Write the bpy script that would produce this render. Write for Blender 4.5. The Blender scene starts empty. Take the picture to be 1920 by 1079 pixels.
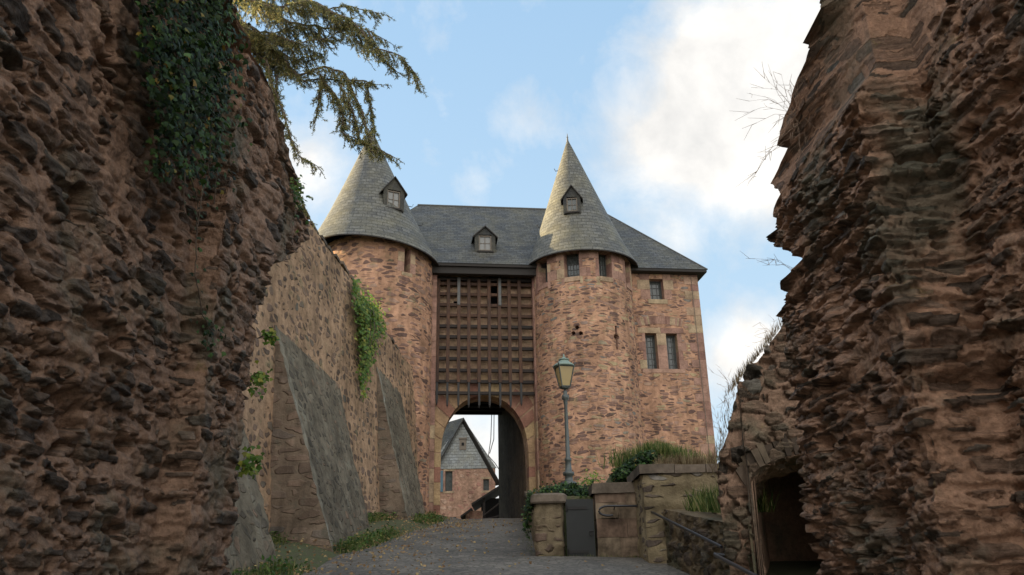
import bpy, math, random
import numpy as np
from mathutils import Vector
random.seed(7); rng = np.random.default_rng(7)
SC = bpy.context.scene; COL = SC.collection
# ------------------------------------------------------------------ camera model
F_PX = 1500.0; PITCH = math.radians(20.7); ROLL = 0.019
sp, cp = math.sin(PITCH), math.cos(PITCH); sr, cr = math.sin(ROLL), math.cos(ROLL)
def ratio(u, v):
    """photo pixel -> (X/Y, z/Y) seen from the camera standing at the origin"""
    a = (u-960)/F_PX; b = (539.5-v)/F_PX
    A = a*cr+b*sr; B = b*cr-a*sr
    d = cp-B*sp
    return A/d, (sp+B*cp)/d
def at(u, v, Y):
    x, z = ratio(u, v); return np.array((x*Y, Y, z*Y))
def road_z(Y):
    Y = np.asarray(Y, float)
    return np.where(Y < 22, -1.6+.14*Y, np.where(Y < 31.5, 1.48+.107*(Y-22), 2.4965))
# ------------------------------------------------------------------ objects
OFF = {}
def tag(o, label=None, cat=None, group=None, kind=None):
    if label: o['label'] = label
    if cat: o['category'] = cat
    if group: o['group'] = group
    if kind: o['kind'] = kind
    return o
def thing(name, loc, label, cat, group=None, rz=0):
    o = bpy.data.objects.new(name, None); COL.objects.link(o)
    o.location = loc; o.rotation_euler = (0, 0, rz); o.empty_display_size = .3
    tag(o, label, cat, group); OFF[o] = np.array(loc, float) if rz == 0 else np.array((0, 0, loc[2]), float)
    return o
class MB:
    def __init__(s): s.v = []; s.f = []; s.n = 0; s.uv = {}; s.mi = []; s.cur = 0; s.attr = []
    def add(s, verts, faces, uvs=None):
        verts = np.asarray(verts, float).reshape(-1, 3); b = s.n
        s.v.append(verts); s.n += len(verts)
        for k, f in enumerate(faces):
            s.f.append(tuple(int(i)+b for i in f)); s.mi.append(s.cur)
            if uvs is not None: s.uv[len(s.f)-1] = uvs[k]
        return s
    def quad(s, a, b, c, d, uv=None): return s.add([a, b, c, d], [(0, 1, 2, 3)], None if uv is None else [uv])
    def box(s, x0, x1, y0, y1, z0, z1, M=None):
        v = np.array([(x, y, z) for z in (z0, z1) for y in (y0, y1) for x in (x0, x1)], float)
        if M is not None: v = M(v)
        return s.add(v, [(0, 2, 3, 1), (4, 5, 7, 6), (0, 1, 5, 4), (2, 6, 7, 3), (0, 4, 6, 2), (1, 3, 7, 5)])
    def tube(s, pts, radii, n=8, caps=True):
        pts = np.asarray(pts, float); m = len(pts)
        radii = np.full(m, radii, float) if np.isscalar(radii) else np.asarray(radii, float)
        ring = []
        up = np.array((0.013, .021, 1.))
        t = np.gradient(pts, axis=0) if m > 2 else np.array([pts[1]-pts[0]]*2)
        for i in range(m):
            d = t[i]/max(1e-9, np.linalg.norm(t[i]))
            ref = up if abs(d[2]) < .9 else np.array((1., .02, .01))
            x = np.cross(ref, d); x /= np.linalg.norm(x); y = np.cross(d, x)
            an = np.arange(n)*2*math.pi/n
            ring.append(pts[i]+radii[i]*(np.cos(an)[:, None]*x+np.sin(an)[:, None]*y))
        fs = [(i*n+j, i*n+(j+1) % n, (i+1)*n+(j+1) % n, (i+1)*n+j) for i in range(m-1) for j in range(n)]
        if caps: fs += [tuple(range(n))[::-1], tuple((m-1)*n+j for j in range(n))]
        return s.add(np.concatenate(ring), fs)
    def lathe(s, prof, c=(0, 0), n=24, a0=0., sx=1.):
        an = a0+np.arange(n)*2*math.pi/n
        v = [(c[0]+r*math.cos(t), c[1]+r*math.sin(t), z) for r, z in prof for t in an]
        m = len(prof)
        fs = [(i*n+j, i*n+(j+1) % n, (i+1)*n+(j+1) % n, (i+1)*n+j) for i in range(m-1) for j in range(n)]
        fs += [tuple(range(n))[::-1], tuple((m-1)*n+j for j in range(n))]
        return s.add(v, fs)
    def grid(s, G, uv=None, close=False):
        """G: (ny,nx,3)"""
        ny, nx, _ = G.shape; idx = np.arange(ny*nx).reshape(ny, nx)
        q = np.stack([idx[:-1, :-1], idx[:-1, 1:], idx[1:, 1:], idx[1:, :-1]], -1).reshape(-1, 4)
        uvs = None
        if uv is not None:
            U = uv.reshape(-1, 2); uvs = [[tuple(U[i]) for i in f] for f in q]
        return s.add(G.reshape(-1, 3), q, uvs)
    def build(s, name, mats, parent=None, smooth=False, colattr=None):
        V = np.concatenate(s.v) if s.v else np.zeros((0, 3))
        p = parent
        while p is not None and p not in OFF: p = p.parent
        if p is not None: V = V-OFF[p]
        me = bpy.data.meshes.new(name)
        me.vertices.add(len(V)); me.vertices.foreach_set('co', V.ravel())
        ln = np.array([len(f) for f in s.f]); st = np.concatenate([[0], np.cumsum(ln)[:-1]]) if len(ln) else ln
        me.loops.add(int(ln.sum())); me.loops.foreach_set('vertex_index', np.concatenate([np.array(f) for f in s.f]).astype(np.int32))
        me.polygons.add(len(s.f)); me.polygons.foreach_set('loop_start', st.astype(np.int32))
        me.update(calc_edges=True)
        if not isinstance(mats, (list, tuple)): mats = [mats]
        for m in mats: me.materials.append(m)
        if len(mats) > 1: me.polygons.foreach_set('material_index', np.array(s.mi, np.int32))
        if s.uv:
            L = me.uv_layers.new(name='UVMap'); buf = np.zeros((int(ln.sum()), 2))
            for k, u in s.uv.items(): buf[st[k]:st[k]+ln[k]] = u
            L.data.foreach_set('uv', buf.ravel())
        if colattr is not None:
            A = me.color_attributes.new('stone', 'FLOAT_COLOR', 'POINT'); A.data.foreach_set('color', colattr.astype(np.float32).ravel())
        me.polygons.foreach_set('use_smooth', np.full(len(s.f), bool(smooth)))
        me.validate()
        o = bpy.data.objects.new(name, me); COL.objects.link(o)
        if parent is not None: o.parent = parent
        return o
# ------------------------------------------------------------------ numpy noise
def h3(i, j, k, s=0):
    n = (i.astype(np.int64)*374761393+j.astype(np.int64)*668265263+k.astype(np.int64)*2147483647+s*144665+1013904223) & 0xffffffff
    n = ((n ^ (n >> 13))*1274126177) & 0xffffffff
    n = ((n ^ (n >> 16))*2246822519) & 0xffffffff
    n = n ^ (n >> 15)
    return (n & 0xffffff)/float(0xffffff)
def vnoise(P, s=0):
    I = np.floor(P).astype(np.int64); f = P-I; f = f*f*(3-2*f); r = 0
    for a in (0, 1):
        for b in (0, 1):
            for c in (0, 1):
                w = (f[:, 0] if a else 1-f[:, 0])*(f[:, 1] if b else 1-f[:, 1])*(f[:, 2] if c else 1-f[:, 2])
                r = r+w*h3(I[:, 0]+a, I[:, 1]+b, I[:, 2]+c, s)
    return r*2-1
def fbm(P, o=4, s=0):
    r = 0; a = .5; q = P
    for k in range(o): r = r+a*vnoise(q, s+k); q = q*2.07+13.7; a *= .52
    return r
def worley(P, s=0):
    I = np.floor(P).astype(np.int64); d1 = np.full(len(P), 9.); d2 = d1.copy(); idn = np.zeros(len(P)); off = np.zeros((len(P), 3))
    for a in (-1, 0, 1):
        for b in (-1, 0, 1):
            for c in (-1, 0, 1):
                i, j, k = I[:, 0]+a, I[:, 1]+b, I[:, 2]+c
                fx = np.stack([i+.1+.8*h3(i, j, k, s+1), j+.1+.8*h3(i, j, k, s+2), k+.1+.8*h3(i, j, k, s+3)], -1)
                df = P-fx; d = ((df**4).sum(1))**.25; nid = h3(i, j, k, s+4)
                m = d < d1
                d2 = np.where(m, d1, np.minimum(d2, d)); idn = np.where(m, nid, idn); off = np.where(m[:, None], df, off); d1 = np.where(m, d, d1)
    return d1, d2, idn, off
def sstep(a, b, x): t = np.clip((x-a)/(b-a), 0, 1); return t*t*(3-2*t)
# ------------------------------------------------------------------ materials
class NT:
    def __init__(s, name):
        s.m = bpy.data.materials.new(name); s.m.use_nodes = True; s.t = s.m.node_tree; s.t.nodes.clear()
        s.out = s.n('ShaderNodeOutputMaterial'); s.b = s.n('ShaderNodeBsdfPrincipled'); s.l(s.b.outputs[0], s.out.inputs['Surface'])
    def n(s, ty, **k):
        n = s.t.nodes.new(ty)
        for a, v in k.items(): setattr(n, a, v)
        return n
    def l(s, a, b): s.t.links.new(a, b)
    def put(s, sock, v):
        if hasattr(v, 'links') or hasattr(v, 'is_linked'): s.l(v, sock)
        else: sock.default_value = v
    def math(s, op, a, b=0., c=None, clamp=False):
        n = s.n('ShaderNodeMath', operation=op, use_clamp=clamp); s.put(n.inputs[0], a); s.put(n.inputs[1], b)
        if c is not None: s.put(n.inputs[2], c)
        return n.outputs[0]
    def mix(s, f, a, b, blend='MIX'):
        n = s.n('ShaderNodeMix', data_type='RGBA', blend_type=blend); s.put(n.inputs[0], f)
        for k, v in ((6, a), (7, b)): s.put(n.inputs[k], v if not isinstance(v, tuple) else (*v[:3], 1))
        return n.outputs[2]
    def ramp(s, f, stops, interp='LINEAR'):
        n = s.n('ShaderNodeValToRGB'); r = n.color_ramp; r.interpolation = interp
        while len(r.elements) < len(stops): r.elements.new(.5)
        for e, (p, c) in zip(r.elements, stops):
            e.position = p; e.color = (*c, 1) if isinstance(c, tuple) else (c, c, c, 1)
        s.l(f, n.inputs[0]); return n.outputs[0]
    def noise(s, vec, scale, det=4, rough=.55, dist=0.):
        n = s.n('ShaderNodeTexNoise'); s.l(vec, n.inputs['Vector']); n.inputs['Scale'].default_value = scale
        n.inputs['Detail'].default_value = det; n.inputs['Roughness'].default_value = rough; n.inputs['Distortion'].default_value = dist
        return n.outputs['Fac'], n.outputs['Color']
    def coord(s, which='Object'): return s.n('ShaderNodeTexCoord').outputs[which]
    def scalev(s, vec, sc):
        n = s.n('ShaderNodeMapping'); s.l(vec, n.inputs[0]); n.inputs['Scale'].default_value = sc; return n.outputs[0]
    def warp(s, vec, scale, amt):
        f, c = s.noise(vec, scale, 2)
        a = s.n('ShaderNodeVectorMath', operation='SUBTRACT'); s.l(c, a.inputs[0]); a.inputs[1].default_value = (.5, .5, .5)
        b = s.n('ShaderNodeVectorMath', operation='SCALE'); s.l(a.outputs[0], b.inputs[0]); b.inputs['Scale'].default_value = amt
        d = s.n('ShaderNodeVectorMath', operation='ADD'); s.l(vec, d.inputs[0]); s.l(b.outputs[0], d.inputs[1]); return d.outputs[0]
    def bump(s, h, strength=.5, dist=.02, prev=None):
        n = s.n('ShaderNodeBump'); n.inputs['Strength'].default_value = strength; n.inputs['Distance'].default_value = dist
        s.l(h, n.inputs['Height'])
        if prev is not None: s.l(prev, n.inputs['Normal'])
        return n.outputs[0]
    def fin(s, col=None, rough=.85, nrm=None, **k):
        if col is not None: s.put(s.b.inputs['Base Color'], (*col, 1) if isinstance(col, tuple) else col)
        s.put(s.b.inputs['Roughness'], rough)
        if nrm is not None: s.l(nrm, s.b.inputs['Normal'])
        for a, v in k.items(): s.put(s.b.inputs[a.replace('_', ' ')], v)
        return s.m
def rubble(name, cell=(.3, .3, .09), mortar=(.42, .27, .2), stones=None, thr=(.03, .09), depth=.03, grime=.35, lichen=(.33, .30, .16), lich=.15, warp=.12, base=None, mortar_in=True):
    t = NT(name); c = t.coord()
    w = t.warp(t.warp(c, 1.7, warp), 9., .03)
    m = t.scalev(w, tuple(1/x for x in cell))
    v1 = t.n('ShaderNodeTexVoronoi', feature='F1', distance='MINKOWSKI'); t.l(m, v1.inputs['Vector']); v1.inputs['Scale'].default_value = 1; v1.inputs['Exponent'].default_value = 4
    v2 = t.n('ShaderNodeTexVoronoi', feature='F2', distance='MINKOWSKI'); t.l(m, v2.inputs['Vector']); v2.inputs['Scale'].default_value = 1; v2.inputs['Exponent'].default_value = 4
    sep = t.n('ShaderNodeSeparateColor'); t.l(v1.outputs['Color'], sep.inputs[0])
    f1, _ = t.noise(c, 28., 4); f2, _ = t.noise(c, 1.1, 4); f3, _ = t.noise(c, 5., 5, .65); sy = t.scalev(c, (1.6, 1.6, .22)); fs_, _ = t.noise(sy, 1.6, 5, .65)
    lo = t.math('MULTIPLY_ADD', sep.outputs[2], .16, thr[0]); lo = t.math('MULTIPLY_ADD', f1, .05, lo)
    d = t.math('SUBTRACT', t.math('MULTIPLY', t.math('SUBTRACT', v2.outputs['Distance'], v1.outputs['Distance']), .55), lo)
    mask = t.math('DIVIDE', d, thr[1]-thr[0], clamp=True)
    stones = stones or [(0, (.17, .09, .075)), (.3, (.26, .15, .12)), (.55, (.34, .20, .155)), (.8, (.42, .27, .2)), (.93, (.45, .36, .2)), (1, (.24, .22, .2))]
    sc = t.ramp(sep.outputs[0], stones)
    sc = t.mix(t.math('MULTIPLY', f1, .5), sc, t.mix(.5, sc, (.5, .4, .3)))
    mo = t.mix(f3, tuple(x*.72 for x in mortar), tuple(min(1, x*1.2) for x in mortar))
    col = t.mix(mask, mo, sc)
    g = t.ramp(f2, [(.35, 1 - grime), (.65, 1.)]); col = t.mix(1., col, g, 'MULTIPLY')
    g2 = t.ramp(f3, [(.3, .72), (.6, 1.06)]); col = t.mix(1., col, g2, 'MULTIPLY')
    col = t.mix(1., col, t.ramp(fs_, [(.36, .78), (.58, 1.08)]), 'MULTIPLY')      # rain streaks and damp
    l1, _ = t.noise(c, 2.3, 6, .7); lm = t.ramp(l1, [(.56, 0.), (.68, lich*3 if lich < .33 else 1.)])
    col = t.mix(lm, col, t.mix(f3, lichen, tuple(x*.5 for x in lichen)))
    hm = t.math('MULTIPLY', mask, t.math('MULTIPLY_ADD', sep.outputs[1], .9, .35))
    h = t.math('ADD', hm, t.math('MULTIPLY', f1, .35)); h = t.math('MULTIPLY_ADD', f3, .5, h)
    return t.fin(col, .95, t.bump(h, .9, depth), Specular_IOR_Level=.12)
def ashlar(name, cols, scale=14., dark=.6):
    t = NT(name); c = t.coord(); g = t.n('ShaderNodeNewGeometry')
    col = t.ramp(g.outputs['Random Per Island'], cols)
    f1, _ = t.noise(c, scale, 5, .65); f2, _ = t.noise(c, 2.2, 4)
    col = t.mix(1., col, t.ramp(f1, [(.3, .72), (.7, 1.12)]), 'MULTIPLY')
    col = t.mix(1., col, t.ramp(f2, [(.35, dark), (.62, 1.)]), 'MULTIPLY')
    return t.fin(col, .92, t.bump(f1, .35, .008), Specular_IOR_Level=.15)
def ruinmat(name, mortar, s_lo, s_hi, lichen=(.22, .21, .15)):
    t = NT(name); c = t.coord()
    at_ = t.n('ShaderNodeAttribute', attribute_name='stone'); sep = t.n('ShaderNodeSeparateColor'); t.l(at_.outputs['Color'], sep.inputs[0])
    f1, _ = t.noise(c, 22., 6, .7); f2, _ = t.noise(c, 1.3, 5, .6); f3, _ = t.noise(c, 75., 4, .7); f4, _ = t.noise(c, 6., 5, .7)
    st = t.ramp(sep.outputs[1], [(0, s_lo), (.3, tuple((a*2+b)/3 for a, b in zip(s_lo, s_hi))), (.6, s_hi), (.8, tuple(x*.62 for x in mortar)), (.92, tuple(x*.9 for x in mortar)), (1, (.2, .18, .15))])
    edge = t.math('ADD', sep.outputs[0], t.math('MULTIPLY_ADD', f1, .5, -.25), clamp=True)
    edge = t.ramp(edge, [(.3, 0.), (.7, 1.)])
    mo = t.mix(f4, tuple(x*.62 for x in mortar), tuple(x*1.25 for x in mortar))
    col = t.mix(edge, mo, st)
    col = t.mix(t.ramp(f2, [(.5, 0.), (.64, .75)]), col, t.mix(f1, lichen, tuple(x*.4 for x in lichen)))
    y1, _ = t.noise(t.warp(c, 3., .4), 3.1, 5, .7); col = t.mix(t.ramp(y1, [(.66, 0.), (.74, .6)]), col, (.24, .19, .06))
    w1, _ = t.noise(c, 4.3, 6, .75); col = t.mix(t.ramp(w1, [(.62, 0.), (.72, .35)]), col, (.38, .35, .3))
    col = t.mix(1., col, t.ramp(f1, [(.28, .55), (.72, 1.25)]), 'MULTIPLY')
    sv = t.scalev(c, (2.5, 2.5, 26.)); s1, _ = t.noise(sv, 1., 5, .7)
    col = t.mix(edge, col, t.mix(1., col, t.ramp(s1, [(.35, .55), (.65, 1.35)]), 'MULTIPLY'))
    f1 = t.math('MULTIPLY_ADD', t.math('MULTIPLY', s1, edge), 1.1, f1)
    n1 = t.bump(f4, .6, .04); n2 = t.bump(f1, .9, .03, n1); n3 = t.bump(f3, .8, .01, n2)
    return t.fin(col, t.math('MULTIPLY_ADD', f1, -.2, .95), n3, Specular_IOR_Level=.22)
def slate(name, base=(.08, .08, .078), w=.3, h=.19, moss=.35, rg=.42, sp=.7):
    t = NT(name); uv = t.coord('UV'); br = t.n('ShaderNodeTexBrick'); t.l(t.warp(uv, .8, .06), br.inputs['Vector'])
    br.offset = .5
    for k, v in (('Color1', (.3, .3, .3, 1)), ('Color2', (1, 1, 1, 1)), ('Mortar', (0, 0, 0, 1)), ('Scale', 1.), ('Mortar Size', .012), ('Mortar Smooth', .2), ('Bias', 0.), ('Brick Width', w), ('Row Height', h)): br.inputs[k].default_value = v
    c = t.coord(); f1, _ = t.noise(c, 14., 5, .65); f2, _ = t.noise(c, 1.2, 5, .65)
    col = t.mix(br.outputs['Color'], tuple(x*.5 for x in base), tuple(x*1.3 for x in base))
    col = t.mix(t.ramp(f2, [(.4, 0.), (.7, moss)]), col, (.27, .235, .12))
    f5, _ = t.noise(c, 3.5, 6, .75); col = t.mix(t.ramp(f5, [(.62, 0.), (.75, .55)]), col, (.24, .23, .18))
    col = t.mix(1., col, t.ramp(f1, [(.3, .6), (.7, 1.2)]), 'MULTIPLY')
    # each course tilts: sawtooth along v
    sx = t.n('ShaderNodeSeparateXYZ'); t.l(uv, sx.inputs[0])
    saw = t.math('FRACT', t.math('DIVIDE', sx.outputs[1], h)); saw = t.math('SUBTRACT', 1., saw)
    hh = t.math('ADD', t.math('MULTIPLY', saw, .8), t.math('MULTIPLY', br.outputs['Color'], .5)); hh = t.math('MULTIPLY_ADD', f1, .35, hh)
    return t.fin(col, rg, t.bump(hh, .9, .03), Specular_IOR_Level=sp)
def leafmat(name, stops, rough=.45, trans=.35):
    t = NT(name); g = t.n('ShaderNodeNewGeometry'); c = t.coord()
    col = t.ramp(g.outputs['Random Per Island'], stops); f, _ = t.noise(c, 3., 3)
    col = t.mix(1., col, t.ramp(f, [(.3, .6), (.7, 1.25)]), 'MULTIPLY')
    t.fin(col, rough, Specular_IOR_Level=.25)
    tr = t.n('ShaderNodeBsdfTranslucent'); t.l(col, tr.inputs[0]); mx = t.n('ShaderNodeMixShader'); mx.inputs[0].default_value = trans
    t.l(t.b.outputs[0], mx.inputs[1]); t.l(tr.outputs[0], mx.inputs[2]); t.l(mx.outputs[0], t.out.inputs['Surface']); return t.m
def simple(name, col, rough=.6, metal=0., nscale=20., amt=.35, bump=.3, bd=.005):
    t = NT(name); c = t.coord(); f, _ = t.noise(c, nscale, 5, .65)
    k = t.mix(f, tuple(x*(1-amt) for x in col), tuple(min(1, x*(1+amt)) for x in col))
    return t.fin(k, rough, t.bump(f, bump, bd), Metallic=metal)
def woodmat(name, a, b):
    t = NT(name); c = t.coord(); v = t.scalev(c, (9, 9, 2.)); f, _ = t.noise(v, 2.5, 6, .7); f2, _ = t.noise(c, .9, 3)
    g = t.n('ShaderNodeNewGeometry')
    col = t.mix(t.ramp(f, [(.3, 0.), (.7, 1.)]), a, b); col = t.mix(1., col, t.ramp(f2, [(.35, .6), (.65, 1.2)]), 'MULTIPLY')
    return t.fin(col, .75, t.bump(f, .5, .01))
M = {}
M['tower'] = rubble('sandstone_rubble', cell=(.38, .38, .118), mortar=(.51, .295, .19), thr=(-.01, .035), warp=.13, stones=[(0, (.085, .045, .042)), (.28, (.16, .085, .075)), (.5, (.27, .15, .115)), (.7, (.42, .255, .19)), (.88, (.47, .36, .2)), (.93, (.2, .19, .18)), (1, (.36, .22, .17))])
M['towerL'] = rubble('sandstone_rubble_pink', cell=(.5, .5, .155), mortar=(.51, .295, .19), thr=(-.01, .035), warp=.2, stones=[(0, (.09, .048, .045)), (.38, (.18, .095, .08)), (.6, (.33, .19, .15)), (.9, (.39, .25, .18)), (1, (.3, .24, .17))])
M['curtain'] = rubble('curtain_rubble', cell=(.3, .3, .19), mortar=(.43, .28, .175), thr=(.03, .075), warp=.2, stones=[(0, (.08, .055, .045)), (.5, (.16, .10, .075)), (.8, (.25, .16, .11)), (1, (.13, .12, .10))], lich=.2, lichen=(.24, .22, .12), depth=.05)
M['butt_side'] = rubble('buttress_side_stone', cell=(.5, .5, .18), mortar=(.27, .205, .15), thr=(.01, .05), stones=[(0, (.12, .085, .065)), (.4, (.23, .16, .12)), (.8, (.3, .21, .155)), (1, (.12, .11, .1))], lich=.25, lichen=(.17, .16, .12), depth=.035)
M['butt_face'] = rubble('buttress_grey_cobble', cell=(.3, .26, .2), mortar=(.185, .155, .112), thr=(.02, .07), stones=[(0, (.04, .038, .03)), (.5, (.09, .08, .062)), (.85, (.17, .13, .09)), (1, (.24, .15, .1))], lich=.2, lichen=(.3, .28, .21), depth=.04)
M['butt_edge'] = rubble('buttress_pale_edge', cell=(.3, .3, .24), mortar=(.25, .22, .165), thr=(.08, .16), stones=[(0, (.13, .115, .09)), (1, (.24, .2, .15))], lich=.3, lichen=(.4, .38, .32), depth=.03)
M['lowwall'] = rubble('low_wall_rubble', cell=(.36, .36, .17), mortar=(.3, .235, .15), thr=(.03, .1), stones=[(0, (.09, .07, .055)), (.5, (.19, .125, .095)), (.8, (.28, .2, .13)), (1, (.2, .19, .17))], lich=.3, lichen=(.13, .13, .07), depth=.04)
M['houser'] = rubble('house_rubble', cell=(.5, .5, .3), mortar=(.44, .27, .19), stones=[(0, (.3, .15, .12)), (.5, (.42, .2, .15)), (1, (.5, .33, .24))], lich=.05)
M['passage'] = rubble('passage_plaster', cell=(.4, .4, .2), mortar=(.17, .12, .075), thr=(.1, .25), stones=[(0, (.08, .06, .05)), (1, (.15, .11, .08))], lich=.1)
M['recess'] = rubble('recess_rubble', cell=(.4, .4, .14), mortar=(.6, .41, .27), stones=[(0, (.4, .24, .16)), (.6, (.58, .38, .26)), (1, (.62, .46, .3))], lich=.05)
M['trim'] = ashlar('sandstone_trim', [(0, (.27, .15, .12)), (.4, (.38, .23, .175)), (.75, (.44, .27, .2)), (1, (.45, .35, .22))])
M['vous'] = ashlar('voussoir_sandstone', [(0, (.3, .15, .11)), (.45, (.38, .2, .14)), (.5, (.5, .36, .2)), (1, (.46, .3, .18))], dark=.7)
M['cap'] = ashlar('weathered_cap_stone', [(0, (.12, .1, .08)), (.5, (.19, .155, .12)), (1, (.24, .185, .14))], dark=.5)
M['ringdark'] = ashlar('dark_voussoir_slabs', [(0, (.06, .045, .034)), (.6, (.15, .11, .08)), (1, (.19, .145, .1))], 16., .45)
M['slate'] = slate('slate_roof', (.082, .084, .084), .3, .19, .22, .65, .2)
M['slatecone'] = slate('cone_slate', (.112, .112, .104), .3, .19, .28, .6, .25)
M['slate2'] = slate('slate_gable', (.2, .215, .215), .3, .22)
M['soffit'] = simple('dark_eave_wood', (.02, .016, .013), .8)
M['glass'] = simple('leaded_glass', (.09, .10, .095), .06, 0., 3., .7, .15, .01)  # mottled base made paler to carry the sky reflection in its colour
M['glasspale'] = simple('pale_pane', (.2, .2, .19), .15, 0., 3., .2, .1, .01)
M['lead'] = simple('window_lead', (.07, .07, .065), .5)
M['leadpale'] = simple('window_frame_paint', (.15, .12, .09), .6)
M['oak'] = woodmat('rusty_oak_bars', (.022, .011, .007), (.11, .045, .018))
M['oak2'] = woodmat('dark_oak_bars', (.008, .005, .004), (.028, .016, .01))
M['iron'] = simple('dark_iron', (.022, .02, .019), .5, .4)
M['ironlight'] = simple('grey_iron', (.09, .088, .082), .5, .3)
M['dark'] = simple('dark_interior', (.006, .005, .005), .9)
M['ruinL'] = ruinmat('ruin_rubble_brown', (.35, .222, .15), (.085, .065, .05), (.21, .145, .103))
M['ruinR'] = ruinmat('ruin_rubble_red', (.48, .285, .185), (.09, .066, .048), (.30, .185, .125))
M['ruinA'] = ruinmat('arch_rubble', (.34, .215, .145), (.07, .055, .042), (.22, .15, .10), (.2, .18, .12))
M['lampmetal'] = simple('lamp_green_grey_paint', (.075, .085, .08), .45, .3, 40.)
M['verdigris'] = simple('verdigris_copper', (.2, .26, .22), .6, .2, 30.)
M['lampglass'] = None
M['door'] = simple('black_painted_metal', (.021, .023, .022), .6, .1, 6., .3, .1, .002)
M['rail'] = simple('rail_steel', (.06, .06, .065), .35, .7, 30.)
M['bluepaint'] = simple('blue_shutter_paint', (.08, .15, .19), .6)
M['bark'] = simple('tree_bark', (.09, .065, .045), .9, 0., 12., .5, .8, .02)
M['ivy'] = leafmat('ivy_leaf', [(0, (.008, .018, .004)), (.5, (.016, .04, .007)), (.85, (.045, .09, .014)), (.97, (.09, .17, .05)), (1, (.35, .2, .03))], .6, .2)
M['ivylight'] = leafmat('sunlit_creeper_leaf', [(0, (.06, .13, .02)), (.5, (.12, .2, .03)), (.9, (.25, .3, .05)), (1, (.4, .32, .06))])
M['weed'] = leafmat('weed_leaf', [(0, (.03, .07, .015)), (.6, (.07, .14, .03)), (.9, (.14, .2, .04)), (1, (.3, .25, .08))])
M['grass'] = leafmat('grass_blade', [(0, (.04, .08, .015)), (.5, (.1, .15, .03)), (.8, (.22, .23, .07)), (1, (.36, .3, .14))], .6)
M['drygrass'] = leafmat('dry_grass_blade', [(0, (.14, .09, .045)), (.6, (.27, .19, .1)), (1, (.4, .32, .18))], .7)
M['needle'] = leafmat('conifer_needle', [(0, (.10, .14, .07)), (.45, (.22, .23, .09)), (.8, (.42, .36, .13)), (1, (.6, .48, .18))], .5, .5)
M['dryleaf'] = leafmat('fallen_leaf', [(0, (.14, .08, .04)), (.5, (.28, .17, .08)), (1, (.42, .31, .14))], .7, .2)
t = NT('lamp_glass_amber'); t.fin((.34, .25, .11), .2); M['lampglass'] = t.m
# ground materials
t = NT('cobbled_road'); c = t.coord()
vo = t.n('ShaderNodeTexVoronoi', feature='DISTANCE_TO_EDGE'); t.l(t.warp(c, 3., .1), vo.inputs['Vector']); vo.inputs['Scale'].default_value = 8.
vc = t.n('ShaderNodeTexVoronoi', feature='F1'); t.l(t.warp(c, 3., .1), vc.inputs['Vector']); vc.inputs['Scale'].default_value = 8.
f1, _ = t.noise(c, 30., 5, .7); f2, _ = t.noise(c, .9, 5, .6); mk = t.ramp(vo.outputs['Distance'], [(.02, 0.), (.1, 1.)])
sp_ = t.n('ShaderNodeSeparateColor'); t.l(vc.outputs['Color'], sp_.inputs[0])
k = t.ramp(sp_.outputs[0], [(0, (.12, .105, .088)), (.6, (.165, .145, .12)), (1, (.21, .18, .145))])
k = t.mix(mk, (.085, .078, .06), k); k = t.mix(1., k, t.ramp(f2, [(.35, .65), (.65, 1.1)]), 'MULTIPLY'); k = t.mix(1., k, t.ramp(f1, [(.3, .7), (.7, 1.2)]), 'MULTIPLY')
M['road'] = t.fin(k, .8, t.bump(t.math('MULTIPLY_ADD', f1, .5, mk), .5, .02))
t = NT('earth_and_grass'); c = t.coord(); f1, _ = t.noise(c, 9., 6, .7); f2, _ = t.noise(c, .7, 4)
k = t.mix(t.ramp(f1, [(.35, 0.), (.6, 1.)]), (.075, .06, .035), (.06, .085, .022)); k = t.mix(t.ramp(f2, [(.4, 0.), (.7, .6)]), k, (.1, .09, .05))
M['earth'] = t.fin(k, .95, t.bump(f1, .8, .05))
t = NT('shade_ridge_woods'); c = t.coord(); f1, _ = t.noise(c, .35, 8, .7)
M['shade_ridge'] = t.fin(t.mix(f1, (.02, .04, .012), (.1, .12, .04)), .95, t.bump(f1, 1., .8))
# ------------------------------------------------------------------ camera, sun, sky
cam = bpy.data.cameras.new('camera'); co = bpy.data.objects.new('camera', cam); COL.objects.link(co); SC.camera = co
cam.sensor_width = 36; cam.lens = F_PX/1920*36; cam.clip_start = .05; cam.clip_end = 3000
R = Vector((1, 0, 0)); U = Vector((0, -sp, cp)); Fv = Vector((0, cp, sp))
Rr = R*cr-U*sr; Ur = R*sr+U*cr
from mathutils import Matrix
co.matrix_world = Matrix(((Rr.x, Ur.x, -Fv.x, 0), (Rr.y, Ur.y, -Fv.y, 0), (Rr.z, Ur.z, -Fv.z, 0), (0, 0, 0, 1)))
SUN_EL = math.radians(17); SUN_AZ = math.radians(-70)   # azimuth from +Y, negative to the left
sd = Vector((math.sin(SUN_AZ)*math.cos(SUN_EL), math.cos(SUN_AZ)*math.cos(SUN_EL), math.sin(SUN_EL)))
sl = bpy.data.lights.new('sun', 'SUN'); sl.energy = 5.; sl.angle = math.radians(.5); sl.color = (1, .79, .45)
so = bpy.data.objects.new('sun', sl); COL.objects.link(so); so.rotation_euler = sd.to_track_quat('Z', 'Y').to_euler(); so.location = (-20, 10, 30)
W = bpy.data.worlds.new('World'); SC.world = W; W.use_nodes = True; wt = W.node_tree; wt.nodes.clear()
class WN(NT):
    def __init__(s): s.t = wt
w = WN(); wo = w.n('ShaderNodeOutputWorld'); bg = w.n('ShaderNodeBackground'); w.l(bg.outputs[0], wo.inputs[0])
sky = w.n('ShaderNodeTexSky', sky_type='NISHITA'); sky.sun_disc = False; sky.sun_elevation = SUN_EL; sky.sun_rotation = SUN_AZ
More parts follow.
